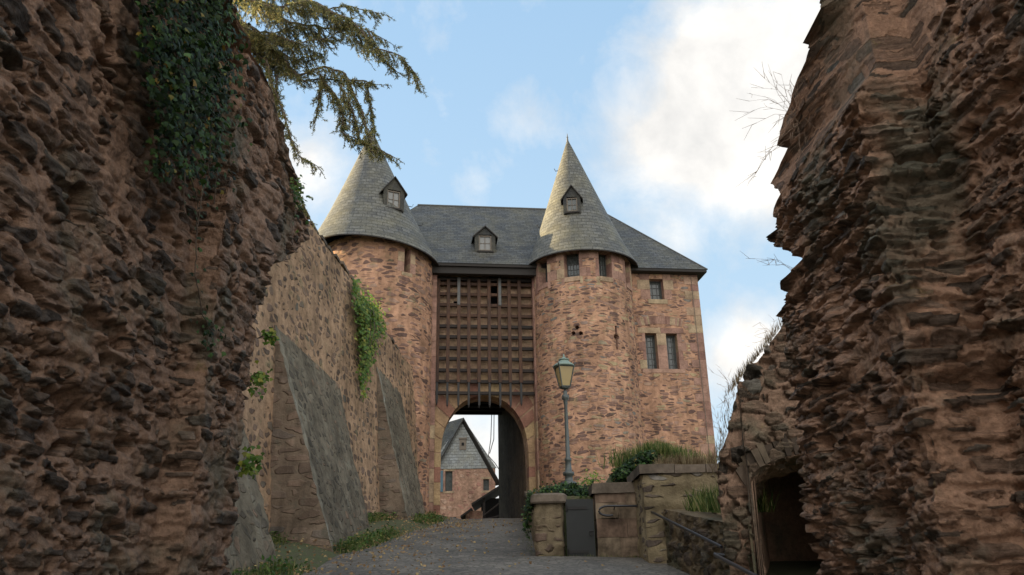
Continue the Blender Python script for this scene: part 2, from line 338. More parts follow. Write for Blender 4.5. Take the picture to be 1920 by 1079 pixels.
sky.air_density = 1.; sky.dust_density = .6; sky.ozone_density = 1.6
dirv = w.coord('Generated')
nrm = w.n('ShaderNodeVectorMath', operation='NORMALIZE'); w.l(dirv, nrm.inputs[0]); D = nrm.outputs[0]
def blob(u, v, r, amt):
    x, z = ratio(u, v); d = Vector((x, 1, z)).normalized()
    n = w.n('ShaderNodeVectorMath', operation='DISTANCE'); w.l(D, n.inputs[0]); n.inputs[1].default_value = d
    q = w.math('DIVIDE', n.outputs['Value'], r); q = w.math('MULTIPLY', q, q)
    return w.math('MULTIPLY', w.math('EXPONENT', w.math('MULTIPLY', q, -1.)), amt)
acc = None
BL = [(1450, 60, .15, .62), (1330, 230, .09, .5), (1180, 290, .05, .3), (1430, 340, .07, .45), (1000, 215, .04, .27), (1280, 450, .03, .22), (1250, 440, .03, .2), (1420, 640, .06, .40), (1340, 700, .05, .2), (800, 285, .03, .16), (870, 360, .04, .19),
      (590, 340, .05, .4), (880, 850, .14, .55), (1290, 30, .06, .25), (560, 280, .05, .2)]
for b_ in BL:
    q = blob(*b_); acc = q if acc is None else w.math('ADD', acc, q)
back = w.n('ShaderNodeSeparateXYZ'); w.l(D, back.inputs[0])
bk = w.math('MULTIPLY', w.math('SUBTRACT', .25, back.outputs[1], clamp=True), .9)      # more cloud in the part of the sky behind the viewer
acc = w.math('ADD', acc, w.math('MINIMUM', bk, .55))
wd = w.warp(D, 3., .12)
n1, _ = w.noise(wd, 4.5, 9, .62); n2, _ = w.noise(wd, 13., 6, .6)
cl = w.math('ADD', acc, w.math('MULTIPLY', w.math('SUBTRACT', n1, .5), 1.5)); cl = w.math('ADD', cl, w.math('MULTIPLY', w.math('SUBTRACT', n2, .5), .35))
cm = w.ramp(cl, [(.08, 0.), (.30, .42), (.58, 1.)])
zz_ = w.ramp(back.outputs[2], [(.0, (.52, .60, .66)), (.35, (.40, .55, .68)), (.8, (.27, .45, .66))])
vs_ = w.n('ShaderNodeVectorMath', operation='SCALE'); w.l(zz_, vs_.inputs[0]); vs_.inputs['Scale'].default_value = 9.1
veil = w.mix(.72, sky.outputs[0], vs_.outputs[0])
shade, _ = w.noise(wd, 7., 6, .6)
cloudc = w.mix(w.ramp(shade, [(.35, 0.), (.62, 1.)]), (4.8, 4.75, 4.65), (6.7, 6.5, 6.2))
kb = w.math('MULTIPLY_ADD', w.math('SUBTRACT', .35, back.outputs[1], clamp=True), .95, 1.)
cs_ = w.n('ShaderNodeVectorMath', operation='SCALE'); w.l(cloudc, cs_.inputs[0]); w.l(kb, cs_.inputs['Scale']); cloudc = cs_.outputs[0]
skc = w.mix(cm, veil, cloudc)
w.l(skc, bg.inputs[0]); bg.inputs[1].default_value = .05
SC.view_settings.view_transform = 'Standard'; SC.view_settings.look = 'None'; SC.view_settings.gamma = 1; SC.view_settings.exposure = 1.82
# ------------------------------------------------------------------ wall line helpers
def wall_x(Y, z): return -4.8+.106*(Y-16.3)-.065*np.clip(z-.7, 0, 12)
# ------------------------------------------------------------------ ground
def ground_z(X, Y):
    r = road_z(Y)
    r = r+.28*sstep(1.7, .5, X-wall_x(Y, 0))*(Y < 30)*(X > wall_x(Y, 0)-2)
    r = r+.04*fbm(np.stack([X*.8, Y*.8, X*0], -1), 3)
    bed = .105*Y+.02
    inb = (X > .62) & (Y > 15.45) & (Y < 30.5)
    r = np.where(inb, np.maximum(r, bed+.08*fbm(np.stack([X*2, Y*2, X*0], -1), 3)+.12*sstep(1.6, 3., X)), r)
    led = (X > 2.75+.0*Y) & (X < 3.3) & (Y > 11.4) & (Y < 15.5)
    r = np.where(led, .75+.1*(Y-10.5), r)
    r = np.where((X > 2.75) & (Y <= 11.4), np.minimum(r, -.6), r)
    out = sstep(14, 40, np.hypot(X, np.maximum(0, np.abs(Y-25)-25)))
    return r*(1-out)+out*(-9)
xs = np.unique(np.round(np.concatenate([np.linspace(-400, -14, 12), np.arange(-14, -6, 1.), np.arange(-6, 5, .12), np.arange(5, 14, .75), np.linspace(14, 400, 12)]), 3))
ys = np.unique(np.round(np.concatenate([np.linspace(-120, -3, 8), np.arange(-3, 34, .15), np.arange(34, 75, 2.), np.linspace(75, 800, 12)]), 3))
GX, GY = np.meshgrid(xs, ys); GZ = ground_z(GX.ravel(), GY.ravel()).reshape(GX.shape)
mb = MB(); mb.grid(np.stack([GX, GY, GZ-.02], -1)); tag(mb.build('ground', M['earth'], smooth=True), kind='structure')
# the cobbled road: sheet laid on the ground
ry = np.arange(-3, 60, .15); rx = np.linspace(0, 1, 40)
G = np.zeros((len(ry), len(rx), 3))
for i, y in enumerate(ry):
    wob = .12*vnoise(np.array([[y*.5, 3., 1.]]))[0]
    xl = wall_x(y, 0)+1.55+wob if y < 24 else max(-2.95, wall_x(y, 0)+1.45-(y-24)*.07)
    xr = (2.6 if y < 14.9 else .42) if y < 31 else 1.4
    if y > 31: xl = -3.1
    if y < 6.5: xl = -1.9
    X = xl+(xr-xl)*rx; G[i, :, 0] = X; G[i, :, 1] = y; G[i, :, 2] = ground_z(X, np.full_like(X, y))+.012+.05*np.sin(rx*math.pi)
mb = MB(); mb.grid(G); tag(mb.build('road', M['road'], smooth=True), kind='structure')
# unseen ridge added at left to block low sun from lane and gate
hx = np.linspace(-120, -16, 40); hy = np.linspace(-60, 130, 110); HX, HY = np.meshgrid(hx, hy)
HZ = -9+(34.5+9.5*sstep(52, 56, HY))*sstep(-18, -62, HX)*sstep(-60, -20, HY)*sstep(130, 95, HY)+1.5*fbm(np.stack([HX.ravel()*.15, HY.ravel()*.15, HX.ravel()*0], -1), 4).reshape(HX.shape)
mb = MB(); mb.grid(np.stack([HX, HY, HZ], -1)); tag(mb.build('shade_ridge', M['shade_ridge'], smooth=True), kind='structure')
# ------------------------------------------------------------------ scattering leaves
LEAF = (np.array([(0, 0, 0), (.32, .12, .03), (.5, .45, .0), (.28, .5, .05), (.0, 1., -.04), (-.28, .5, .05), (-.5, .45, .0), (-.32, .12, .03)]), [(0, 1, 2, 3, 4, 5, 6, 7)])
OVAL = (np.array([(0, 0, 0), (.25, .4, .05), (0, 1, -.05), (-.25, .4, .05)]), [(0, 1, 2, 3)])
BLADE = (np.array([(-.03, 0, 0), (.03, 0, 0), (.02, .12, .55), (-.02, .12, .55), (0, .32, 1.)]), [(0, 1, 2, 3), (3, 2, 4)])
def scatter(mb, tpl, pos, size, nrm=None, jit=1., upright=False, droop=False):
    V0, F0 = tpl; n = len(pos); pos = np.asarray(pos, float)
    size = np.asarray(size, float)*np.ones(n)
    if upright:
        a = rng.uniform(0, 2*math.pi, n); x = np.stack([np.cos(a), np.sin(a), 0*a], -1); z = np.tile([0, 0, 1.], (n, 1))+rng.normal(0, .18, (n, 3)); z /= np.linalg.norm(z, axis=1)[:, None]; y = np.cross(z, x)
    else:
        z = (np.tile([0, 0, 1.], (n, 1)) if nrm is None else np.asarray(nrm, float)*np.ones((n, 1)))+rng.normal(0, .45*jit, (n, 3)); z /= np.linalg.norm(z, axis=1)[:, None]
        y = rng.normal(0, 1, (n, 3))
        if droop: y = y*.6+np.array([0, 0, -1.1])
        y -= (y*z).sum(1)[:, None]*z; y /= np.linalg.norm(y, axis=1)[:, None]; x = np.cross(y, z)
    V = pos[:, None, :]+size[:, None, None]*(V0[None, :, 0:1]*x[:, None, :]+V0[None, :, 1:2]*y[:, None, :]+V0[None, :, 2:3]*z[:, None, :])
    k = len(V0); fs = [tuple(i*k+j for j in f) for i in range(n) for f in F0]
    mb.add(V.reshape(-1, 3), fs)
# ------------------------------------------------------------------ near ruins
def stone_field(P, cell, amp, seed, big=.10, pits=(), gap=.22, tb=.05):
    W_ = P+.045*np.stack([vnoise(P*2.3+7, seed), vnoise(P*2.3+31, seed), vnoise(P*2.3+57, seed)], -1)
    W_ = W_+.018*np.stack([vnoise(P*11+7, seed), vnoise(P*11+31, seed), vnoise(P*11+57, seed)], -1)
    d1, d2, idn, off = worley(W_/np.array(cell), seed)
    e = d2-d1; r2 = np.mod(idn*57.31, 1); r3 = np.mod(idn*191.7, 1); r4 = np.mod(idn*733.1, 1)
    thr = tb+.24*r2**2+.09*fbm(P*14, 3, seed)
    m = sstep(thr, thr+.045, e)*(r3 > gap)
    hs = (r4-.32)*amp+(off[:, 0]+off[:, 1])*.9*amp*(r2-.5)+off[:, 2]*.7*amp*(r3-.35)+.02*fbm(P*np.array([14, 14, 34]), 4, seed+9)+.02*fbm(P*np.array([3, 3, 24]), 2, seed+19)
    mort = -.012+.03*fbm(P*5, 4, seed+3)+.018*fbm(P*26, 3, seed+5)
    crev = -.055*np.exp(-((e-thr+.02)/.045)**2)*sstep(-.2, .25, fbm(P*3.7, 3, seed+6)+.25*np.sign(-off[:, 2]))*(r3 > gap)
    h = mort*(1-m)+hs*m+crev; hst = h
    h = h+big*fbm(P*np.array([.9, .9, 1.3]), 4, seed+11)*1.6+big*.55*fbm(P*np.array([2.5, 2.5, 5.5]), 3, seed+12)
    holes = sstep(.30, .42, fbm(P*np.array([3.1, 3.1, 5.5]), 3, seed+21)); h = h-.10*holes
    for c, r, dpt in pits: h = h-dpt*np.exp(-(((P-np.array(c))/np.array(r))**2).sum(1)**1.5)
    stone_field.big = (h-hst,) if big > 0 else getattr(stone_field, 'big', (0,))
    return h, m, idn
def stone_mix(P, cell, amp, seed, big, pits, gap, tb, ledge):
    h1, m1, i1 = stone_field(P, cell, amp, seed, big, pits, gap, tb)
    h2, m2, i2 = stone_field(P, tuple(c*.58 for c in cell), amp*.75, seed+50, 0., (), gap*.8, tb*.8)
    k = sstep(-.06, .06, fbm(P*np.array([1.6, 1.6, 2.6]), 3, seed+70)); b = stone_field.big
    hb = b[0]; h = h1*(1-k)+(h2+hb)*k; m = m1*(1-k)+m2*k; idn = np.where(k > .5, i2, i1)
    ph = P[:, 2]/.15+1.6*fbm(P*np.array([1.1, 1.1, .9]), 3, seed+80)+.35*fbm(P*5, 2, seed+81); fr = ph-np.floor(ph)
    row = h3(np.floor(ph).astype(np.int64), np.floor(P[:, 1]*1.1+P[:, 0]*1.1).astype(np.int64), np.zeros(len(P), np.int64), seed)
    ledge = ledge*(1-.6*sstep(2.8, 3.8, P[:, 2])); led = np.where(fr < .1, fr/.1, (1-fr)/.9)*sstep(-.15, .2, fbm(P*np.array([1.3, 1.3, 2.2]), 3, seed+82))*(.5+row)
    fold = np.abs(vnoise(P*np.array([4.5, 4.5, 13.]), seed+83)); fold2 = np.abs(vnoise(P*np.array([11., 11., 27.]), seed+84))
    h = .78*h+ledge*led*.8-.024*(1-fold)**4-.014*(1-fold2)**3
    return h, m, idn
def ruin(name, mat, path_fn, zs, svis, shid, cell, amp, seed, big, label, cat, top_fn=None, pits=(), damp=None, gt=(.22, .05), ledge=.04):
    """path_fn(z) -> list of plan points; between consecutive points densities given"""
    rows = []; nrows = []; g_, tb_ = gt
    for z in zs:
        pts = np.array(path_fn(z)); row = []; nr = []
        for k in range(len(pts)-1):
            n = svis[k]; tt = np.linspace(0, 1, n, endpoint=(k == len(pts)-2))
            row.append(pts[k]+(pts[k+1]-pts[k])*tt[:, None]); d = pts[k+1]-pts[k]; d = d/np.linalg.norm(d)
            nr.append(np.tile([d[1]*shid, -d[0]*shid], (n, 1)))
        row = np.concatenate(row); nr = np.concatenate(nr)
        kk = 7; pad = np.pad(nr, ((kk, kk), (0, 0)), mode='edge'); cs = np.cumsum(np.vstack([[0, 0], pad]), 0); nr = (cs[2*kk+1:]-cs[:-2*kk-1]); nr /= np.linalg.norm(nr, axis=1)[:, None]
        rows.append(np.column_stack([row, np.full(len(row), z)])); nrows.append(np.column_stack([nr, np.zeros(len(nr))]))
    P = np.array(rows); N = np.array(nrows); sh = P.shape
    Pf = P.reshape(-1, 3).copy(); Nf = N.reshape(-1, 3)
    if top_fn is not None:
        zt = top_fn(Pf[:, 0], Pf[:, 1]); z0, z1 = zs[0], zs[-1]
        Pf[:, 2] = np.minimum(Pf[:, 2], zt)
    h, m, idn = stone_mix(Pf, cell, amp, seed, big, pits, g_, tb_, ledge)
    if damp is not None: h = h*damp(Pf)
    Q = Pf+Nf*h[:, None]
    Q[:, 2] += .012*fbm(Pf*9, 3, seed+40)
    mb = MB(); mb.grid(Q.reshape(sh))
    G_ = Q.reshape(sh); # cap of the top, ragged
    top = G_[-1]; n = len(top); c0 = top.mean(0); inner = []
    rings = [top*(1-k)+k*(top[::-1]*.5+top*.5) for k in (0.0, .33, .66, 1.)]
    capg = np.array(rings); capg[1:, :, 2] += .12*fbm(capg[1:].reshape(-1, 3)*4, 3, seed).reshape(3, n); mb.grid(capg)
    nv = capg.shape[0]*capg.shape[1]
    att = np.zeros((len(Q)+nv, 4)); att[:len(Q), 0] = m; att[:len(Q), 1] = np.mod(idn*91.7, 1); att[len(Q):, 1] = .5
    o = mb.build(name, mat, smooth=True, colattr=att)
    return tag(o, label, cat)
def sil(pts, plane_x):
    """ruined end: photo silhouette on the vertical plane X=plane_x -> (z, Y)"""
    r = sorted([(zr*plane_x/xr, plane_x/xr) for xr, zr in (ratio(u, v) for u, v in pts)])
    return np.array(r)
SL = sil([(432, 1079), (440, 980), (445, 930), (458, 800), (466, 740), (476, 680), (487, 600), (505, 540), (512, 490), (548, 484), (576, 448), (576, 418), (563, 385), (570, 360), (548, 345), (536, 300), (530, 240), (513, 185), (498, 150), (478, 100), (462, 60), (448, 20), (440, 0)], -2.1)
def endY(S, z, seed):
    a = S[:, 0]; y = np.interp(z, a, S[:, 1])
    return y
def jag(z, s, a): return a*(2*h3(np.array([math.floor(z/.085+1.3*math.sin(z*3))]), np.array([s]), np.array([0]))[0]-1)
def pathL(z):
    ye = endY(SL, z, 1)+jag(z, 1, .05); ya = min(5.35, ye-.35)
    return [(-2.42, -1.8), (-2.36, ya-2.9), (-2.32, ya), (-2.12, ya+.06), (-2.1, ye), (-2.75, ye+.25), (-3.5, ye+.1), (-3.7, -1.8)]
zsL = np.arange(-2.3, 5.6, .0135)
ruin('ruined_wall', M['ruinL'], pathL, zsL, [30, 250, 24, 80, 50, 15, 30], 1, (.36, .36, .115), .045, 3, .07,
     'tall brown ruined rubble wall on the left with dark slabs set in pink mortar', 'ruined wall', gt=(.26, .10), ledge=.03)
SR = sil([(1532, 1079), (1512, 950), (1494, 860), (1492, 750), (1486, 660), (1468, 625), (1450, 600), (1480, 565), (1470, 545), (1492, 510), (1495, 475), (1450, 440), (1445, 400), (1455, 378), (1442, 350), (1470, 292), (1462, 265), (1480, 205), (1518, 178), (1508, 75), (1535, 20), (1550, 0)], 2.5)
def pathR(z):
    ye = endY(SR, z, 2)+jag(z, 2, .12)+jag(z*.37, 5, .10); k = max(0, min(1, (3.55-z)/.25)); ya = min(4.88, ye-.3)
    xp = 2.5+(1-k)*.2
    return [(3.1, -1.8), (3.0, ya-2.4), (2.96, ya), (xp, ya+.05), (2.5, ye), (3.1, ye+.25), (4.0, ye+.1), (4.3, -1.8)]
def onx(u, v, X): x, z = ratio(u, v); Y = X/x; return (X, Y, z*Y)
pits = [(onx(1640, 775, 2.5), (.35, .11, .1), .3), (onx(1835, 715, 2.95), (.3, .2, .08), .28), (onx(1655, 960, 2.5), (.35, .2, .1), .22), (onx(1560, 560, 2.5), (.3, .1, .25), .1)]
zsR = np.arange(-2.3, 5.6, .0135)
ruin('ruined_wall', M['ruinR'], pathR, zsR, [30, 220, 42, 165, 50, 15, 30], -1, (.42, .42, .095), .075, 11, .10,
     'tall reddish ruined rubble wall on the right with jagged broken ledges', 'ruined wall', pits=pits,
     damp=lambda P: 1-.85*sstep(3.1, 3.5, P[:, 2])*sstep(4.3, 4.7, P[:, 1]), gt=(.18, .07), ledge=.07)
# ------------------------------------------------------------------ arch wall on the right
AY = 10.0
def topA(X):
    pts = sorted([tuple(at(u, v, AY)[[0, 2]]) for u, v in [(1340, 905), (1352, 850), (1374, 760), (1378, 722), (1408, 680), (1444, 638), (1470, 600), (1500, 540), (1540, 480)]])
    a = np.array(pts); return np.interp(X, a[:, 0], a[:, 1])
XA0 = at(1347, 900, AY)[0]; ax0 = at(1408, 960, AY)[0]; axc = ax0+.95; zs_ = at(1410, 915, AY)[2]; zc_ = at(1500, 858, AY)[2]
def archz(X): q = np.clip(np.abs(X-axc)/.95, 0, 1); return zs_+(zc_-zs_+.06)*np.sqrt(1-q**2)
nz = 260; X_ = np.concatenate([np.linspace(XA0, ax0, 36), np.linspace(ax0, ax0+1.9, 90)[1:], np.linspace(ax0+1.9, ax0+3.2, 30)[1:]])
mb = MB(); att = []
def rubface(P, N, seed, amp=.07, big=.06, cell=(.24, .24, .13)):
    h, m, idn = stone_field(P, cell, amp, seed, big); return P+N*h[:, None], np.column_stack([m, np.mod(idn*91.7, 1), m*0, m*0])
zb = np.where((X_ > ax0) & (X_ < ax0+1.9), archz(X_), -1.6); zt = topA(X_)
zb = np.where(X_ == ax0, zs_, zb)
TT = np.linspace(0, 1, nz)[:, None]; Z = zb+(zt-zb)*TT
DD = np.array([[-.45, -1., .35]])
# near face, in three sections so the opening stays open
for sl_ in (slice(0, 36), slice(35, 125), slice(124, len(X_))):
    xs_ = X_[sl_]; zz = (np.where((xs_ > ax0) & (xs_ < ax0+1.9), archz(xs_), -1.6))
    Zs = zz+(topA(xs_)-zz)*TT; P = np.stack([np.tile(xs_, (nz, 1)), np.full(Zs.shape, AY)+.35*(np.tile(xs_, (nz, 1))-XA0)*0, Zs], -1)
    q, a_ = rubface(P.reshape(-1, 3), DD, 23); mb.grid(q.reshape(P.shape)); att.append(a_)
# left end, top, and soffit of the opening (depth 1.3 m)
yy = np.linspace(0, 1.3, 60)
zc2 = np.linspace(-1.6, topA(XA0), 200); P = np.stack([np.full((200, 60), XA0), AY+np.tile(yy, (200, 1)), np.tile(zc2[:, None], (1, 60))], -1)
q, a_ = rubface(P.reshape(-1, 3), DD, 23); mb.grid(q.reshape(P.shape)); att.append(a_)
P = np.stack([np.tile(X_, (60, 1)), AY+np.tile(yy[:, None], (1, len(X_))), np.tile(zt, (60, 1))], -1)
q, a_ = rubface(P.reshape(-1, 3), DD, 23); mb.grid(q.reshape(P.shape)); att.append(a_)
jx = np.concatenate([[ax0]*60, np.linspace(ax0, ax0+1.9, 60), [ax0+1.9]*40]); jz = np.concatenate([np.linspace(-1.6, zs_, 60), archz(np.linspace(ax0, ax0+1.9, 60)), np.linspace(zs_, -1.6, 40)])
P = np.stack([np.tile(jx, (60, 1)), AY+np.tile(yy[:, None], (1, len(jx))), np.tile(jz, (60, 1))], -1)
q, a_ = rubface(P.reshape(-1, 3), DD, 23); mb.grid(q.reshape(P.shape)); att.append(a_)
def skew(mb_):
    for v in mb_.v: k_ = v[:, 1] > AY+.0; v[:, 0] += np.where(k_, .34*(v[:, 1]-AY), 0)
    return mb_
skew(mb)
archroot = thing('arched_ruin', (XA0+.6, AY, -.9), 'low ruined wall with a dark arched doorway beside the stair railing', 'ruined wall')
mb.build('wall', M['ruinA'], archroot, True, np.concatenate(att))
mb = MB()
x0_, x1_, y0_, y1_ = ax0-.02, ax0+2.4, AY+1.28, AY+4.2
mb.quad((x0_, y0_, -1.6), (x0_, y1_, -1.6), (x0_, y1_, 1.75), (x0_, y0_, 1.75)); mb.quad((x1_, y0_, -1.6), (x1_, y1_, -1.6), (x1_, y1_, 1.75), (x1_, y0_, 1.75)); mb.quad((x0_, y1_, -1.6), (x1_, y1_, -1.6), (x1_, y1_, 1.75), (x0_, y1_, 1.75)); mb.quad((x0_, y0_, 1.75), (x1_, y0_, 1.75), (x1_, y1_, 1.75), (x0_, y1_, 1.75)); skew(mb)
b2 = MB(); b2.quad((ax0-.2, AY+1.28, -1.6), (ax0+2.2, AY+1.28, -1.6), (ax0+2.2, AY+1.28, 1.75), (ax0-.2, AY+1.28, 1.75)); 
mb.build('chamber', M['ruinA'], archroot); 
# voussoir slabs on edge over the opening
mb = MB(); nV = 26
for i in range(nV):
    th = math.pi*(1-(i+.5)/nV); c0 = np.array([axc, 0, zs_]); rx_, rz_ = .95, zc_-zs_+.06
    d = np.array([math.cos(th), 0, math.sin(th)]); p0 = c0+np.array([rx_*math.cos(th), 0, rz_*math.sin(th)]); L = .2+.09*random.random()
    nn = np.array([math.cos(th)*.45, 0, 1.0]); nn /= np.linalg.norm(nn); tt_ = np.array([nn[2], 0, -nn[0]]); wd_ = .03+.01*random.random(); y0 = AY+.02-.04*random.random()
    vs = [p0-tt_*wd_+nn*.0, p0+tt_*wd_, p0+tt_*wd_*1.3+nn*L, p0-tt_*wd_*1.3+nn*L]
    vv = [v+np.array([0, y, 0]) for y in (y0, AY+.3) for v in vs]
    mb.add(vv, [(0, 1, 2, 3), (7, 6, 5, 4), (0, 4, 5, 1), (1, 5, 6, 2), (2, 6, 7, 3), (3, 7, 4, 0)])
mb.build('arch_ring', M['ringdark'], archroot)
# ------------------------------------------------------------------ curtain wall + buttresses
cw = thing('curtain_wall', (-5.2, 16, .7), 'long mortared curtain wall with three sloping buttresses running up to the left tower', 'wall')
Yc = np.arange(7.5, 30.0, .1); Zc = np.linspace(-1.4, 1, 90)
def wtop(Y):
    p = np.array([(7., 9.05), (14, 8.95), (17.9, 8.85), (22.1, 8.6), (22.6, 8.3), (26.1, 8.15), (30, 8.0)]); return np.interp(Y, p[:, 0], p[:, 1])+.05*vnoise(np.stack([Y*2.2, Y*0, Y*0], -1))
zz = np.linspace(0, 1, 95)[:, None]; Z = -1.2+(wtop(Yc)+1.2)*zz; YY = np.tile(Yc, (95, 1)); XX = wall_x(YY, Z)
P = np.stack([XX, YY, Z], -1).reshape(-1, 3); hh = .06*fbm(P*1.2, 4, 5)+.03*fbm(P*7, 3, 6); P[:, 0] += hh
mb = MB(); mb.grid(P.reshape(95, len(Yc), 3))
tp = P.reshape(95, len(Yc), 3)[-1]; bk_ = tp.copy(); bk_[:, 0] -= 1.0; bb = bk_.copy(); bb[:, 2] = -1.5
mb.grid(np.array([tp, bk_])); mb.grid(np.array([bk_, bb]))
mb.quad(P.reshape(95, len(Yc), 3)[0, 0], tp[0], bk_[0], bb[0])
mb.build('wall', M['curtain'], cw, True)
# coping slabs
mb = MB(); y = 8.
while y < 27.2:
    L = random.uniform(.5, .95); x = float(wall_x(y, 8.5)); z = float(wtop(np.array([y]))[0])
    if not 22. < y < 22.9:
        mb.box(x-1.05, x+random.uniform(.03, .1), y, y+L-.03, z-.01, z+.07+random.uniform(0, .03))
    y += L
mb.build('coping', M['cap'], cw)
def buttress(Y1, Y2, ztop, proj, proj2, pw=1.15):
    proj *= 1.04
    zb_ = -1.; n = 46; ny = 30; zs = np.linspace(0, 1, n)[:, None]; Yb = np.linspace(Y1, Y2, ny)
    Yb[1:3] = Y1+np.array([.1, .22]); q = (Yb-Y1)/(Y2-Y1); pj = proj+(proj2-proj)*q; tz = ztop-.25*q
    zg = road_z(Yb); Z = zb_+(tz-zb_)*zs
    tt = np.clip((Z-zg)/(tz-zg), -.25, 1); out = pj*np.maximum(0, 1-tt)**pw*np.ones_like(Z)
    X = wall_x(np.tile(Yb, (n, 1)), Z)+out+.0
    P = np.stack([X, np.tile(Yb, (n, 1)), Z], -1); pf = P.reshape(-1, 3); pf[:, 0] += .035*fbm(pf*2.4, 3, 8)
    pf[:, 0] += .06*fbm(pf*np.array([4, 4, 6.]), 4, 18); pf[:, 1] += .05*fbm(pf*3.3, 3, 28)
    mb = MB(); mb.cur = 2; mb.grid(P[:, :3]); mb.cur = 1; mb.grid(P[:, 2:]); mb.cur = 0
    for e in (0, -1):
        S = P[:, e]; In = S.copy(); In[:, 0] = wall_x(S[:, 1], S[:, 2])-.15
        mb.grid(np.array([In, (In+S)/2, S]).transpose(1, 0, 2))
    return mb.build('buttress', [M['butt_side'], M['butt_face'], M['butt_edge']], cw, True)
buttress(10.9, 14.0, 4.9, 1.2, 1.1)
buttress(16.3, 20.6, 5.4, 1.2, .8, 1.0)
buttress(24.4, 27.6, 6.75, .85, .75, 1.0)
# pale mortar edges of buttresses are in the material; lit creeper
# ------------------------------------------------------------------ gatehouse
G0 = 2.4; YAW = math.atan(.118); OX, OY = -1.13, 31.5
gh = thing('gatehouse', (OX, OY, G0), 'pink sandstone castle gatehouse with two cone-roofed round towers and a raised portcullis', 'gatehouse', rz=YAW)
def patch(mb, fn, u0, u1, v0, v1, holes, depth, du, dv, rev=None, revs=None):
    us = {u0, u1}; vs = {v0, v1}
    for a, b, c, d in holes: us |= {a, b}; vs |= {c, d}
    def sub(s, st):
        s = sorted(s); r = [s[0]]
        for a, b in zip(s, s[1:]):
            n = max(1, int(math.ceil((b-a)/st))); r += [a+(b-a)*(k+1)/n for k in range(n)]
        return np.array(r)
    us, vs = sub(us, du), sub(vs, dv); nu, nv = len(us)-1, len(vs)-1
    uc = (us[1:]+us[:-1])/2; vc = (vs[1:]+vs[:-1])/2; rem = np.zeros((nv, nu), bool)
    for a, b, c, d in holes: rem |= ((vc > c) & (vc < d))[:, None] & ((uc > a) & (uc < b))[None]
    V = np.array([[fn(u, v, 0.) for u in us] for v in vs]); idx = np.arange((nv+1)*(nu+1)).reshape(nv+1, nu+1)
    fs = [(idx[j, i], idx[j, i+1], idx[j+1, i+1], idx[j+1, i]) for j in range(nv) for i in range(nu) if not rem[j, i]]
    mb.add(V.reshape(-1, 3), fs)
    rv = rev or mb
    for j in range(nv):
        for i in range(nu):
            if not rem[j, i]: continue
            for (dj, di, e0, e1) in ((0, -1, (i, j), (i, j+1)), (0, 1, (i+1, j), (i+1, j+1)), (-1, 0, (i, j), (i+1, j)), (1, 0, (i, j+1), (i+1, j+1))):
                jj, ii = j+dj, i+di
                if 0 <= jj < nv and 0 <= ii < nu and rem[jj, ii]: continue
                a = (us[e0[0]], vs[e0[1]]); b = (us[e1[0]], vs[e1[1]])
                rq = rv
                if revs is not None:
                    for (ha, hb, hc, hd), rm in zip(holes, revs):
                        if ha < uc[i] < hb and hc < vc[j] < hd: rq = rm; break
                rq.quad(fn(*a, 0.), fn(*b, 0.), fn(*b, depth), fn(*a, depth))
def pane(fn, hole, depth, nx, ny, parent, glass='glass', lead='lead', fr=.035, name='window'):
    """a glazed window set back in its opening; bars and frame share the window, the pane is one mesh"""
    a, b, c, d = hole; mb = MB(); mb.cur = 0
    mb.quad(fn(a, c, depth), fn(b, c, depth), fn(b, d, depth), fn(a, d, depth)); mb.cur = 1
    def bar(u0, u1, v0, v1, t=.04):
        q = [fn(u, v, depth-e) for e in (0.002, t) for (u, v) in ((u0, v0), (u1, v0), (u1, v1), (u0, v1))]
        mb.add(q, [(0, 1, 2, 3), (7, 6, 5, 4), (0, 4, 5, 1), (1, 5, 6, 2), (2, 6, 7, 3), (3, 7, 4, 0)])
    for k in range(1, nx): x = a+(b-a)*k/nx; bar(x-.012, x+.012, c+fr, d-fr, .025 if k*2 != nx else .045)
    for k in range(1, ny): z = c+(d-c)*k/ny; bar(a+fr, b-fr, z-.010, z+.010, .022)
    bar(a, a+fr, c, d, .06); bar(b-fr, b, c, d, .06); bar(a+fr, b-fr, c, c+fr, .055); bar(a+fr, b-fr, d-fr, d, .055)
    return mb.build(name, [M[glass], M[lead]], parent)
def blocks(mb, fn, rects, proud=.02):
    for a, b, c, d in rects:
        q = [fn(u, v, e) for e in (.12, -proud) for (u, v) in ((a, c), (b, c), (b, d), (a, d))]
        mb.add(q, [(0, 1, 2, 3), (7, 6, 5, 4), (0, 4, 5, 1), (1, 5, 6, 2), (2, 6, 7, 3), (3, 7, 4, 0)])
def glocal(u, v, gy):
    """photo pixel -> gatehouse-local (gx, z) on the plane gy = const"""
    x, z = ratio(u, v); c_, s_ = math.cos(YAW), math.sin(YAW)
    # X = OX + gx c - gy s ; Y = OY + gx s + gy c ; X = x Y
    gx = (x*(OY+gy*c_)-OX+gy*s_)/(c_-x*s_); return gx, z*(OY+gx*s_+gy*c_)
def tower(cx, cy, Rr_, zt, rects_px, seed, label, mat):
    def fn(u, v, d):       # u: arc length from the front, to the right; d: inward
        th = u/Rr_; r = Rr_-d+.02*max(0, (4-v))*.4
        return (cx+r*math.sin(th), cy-r*math.cos(th), v)
    return fn
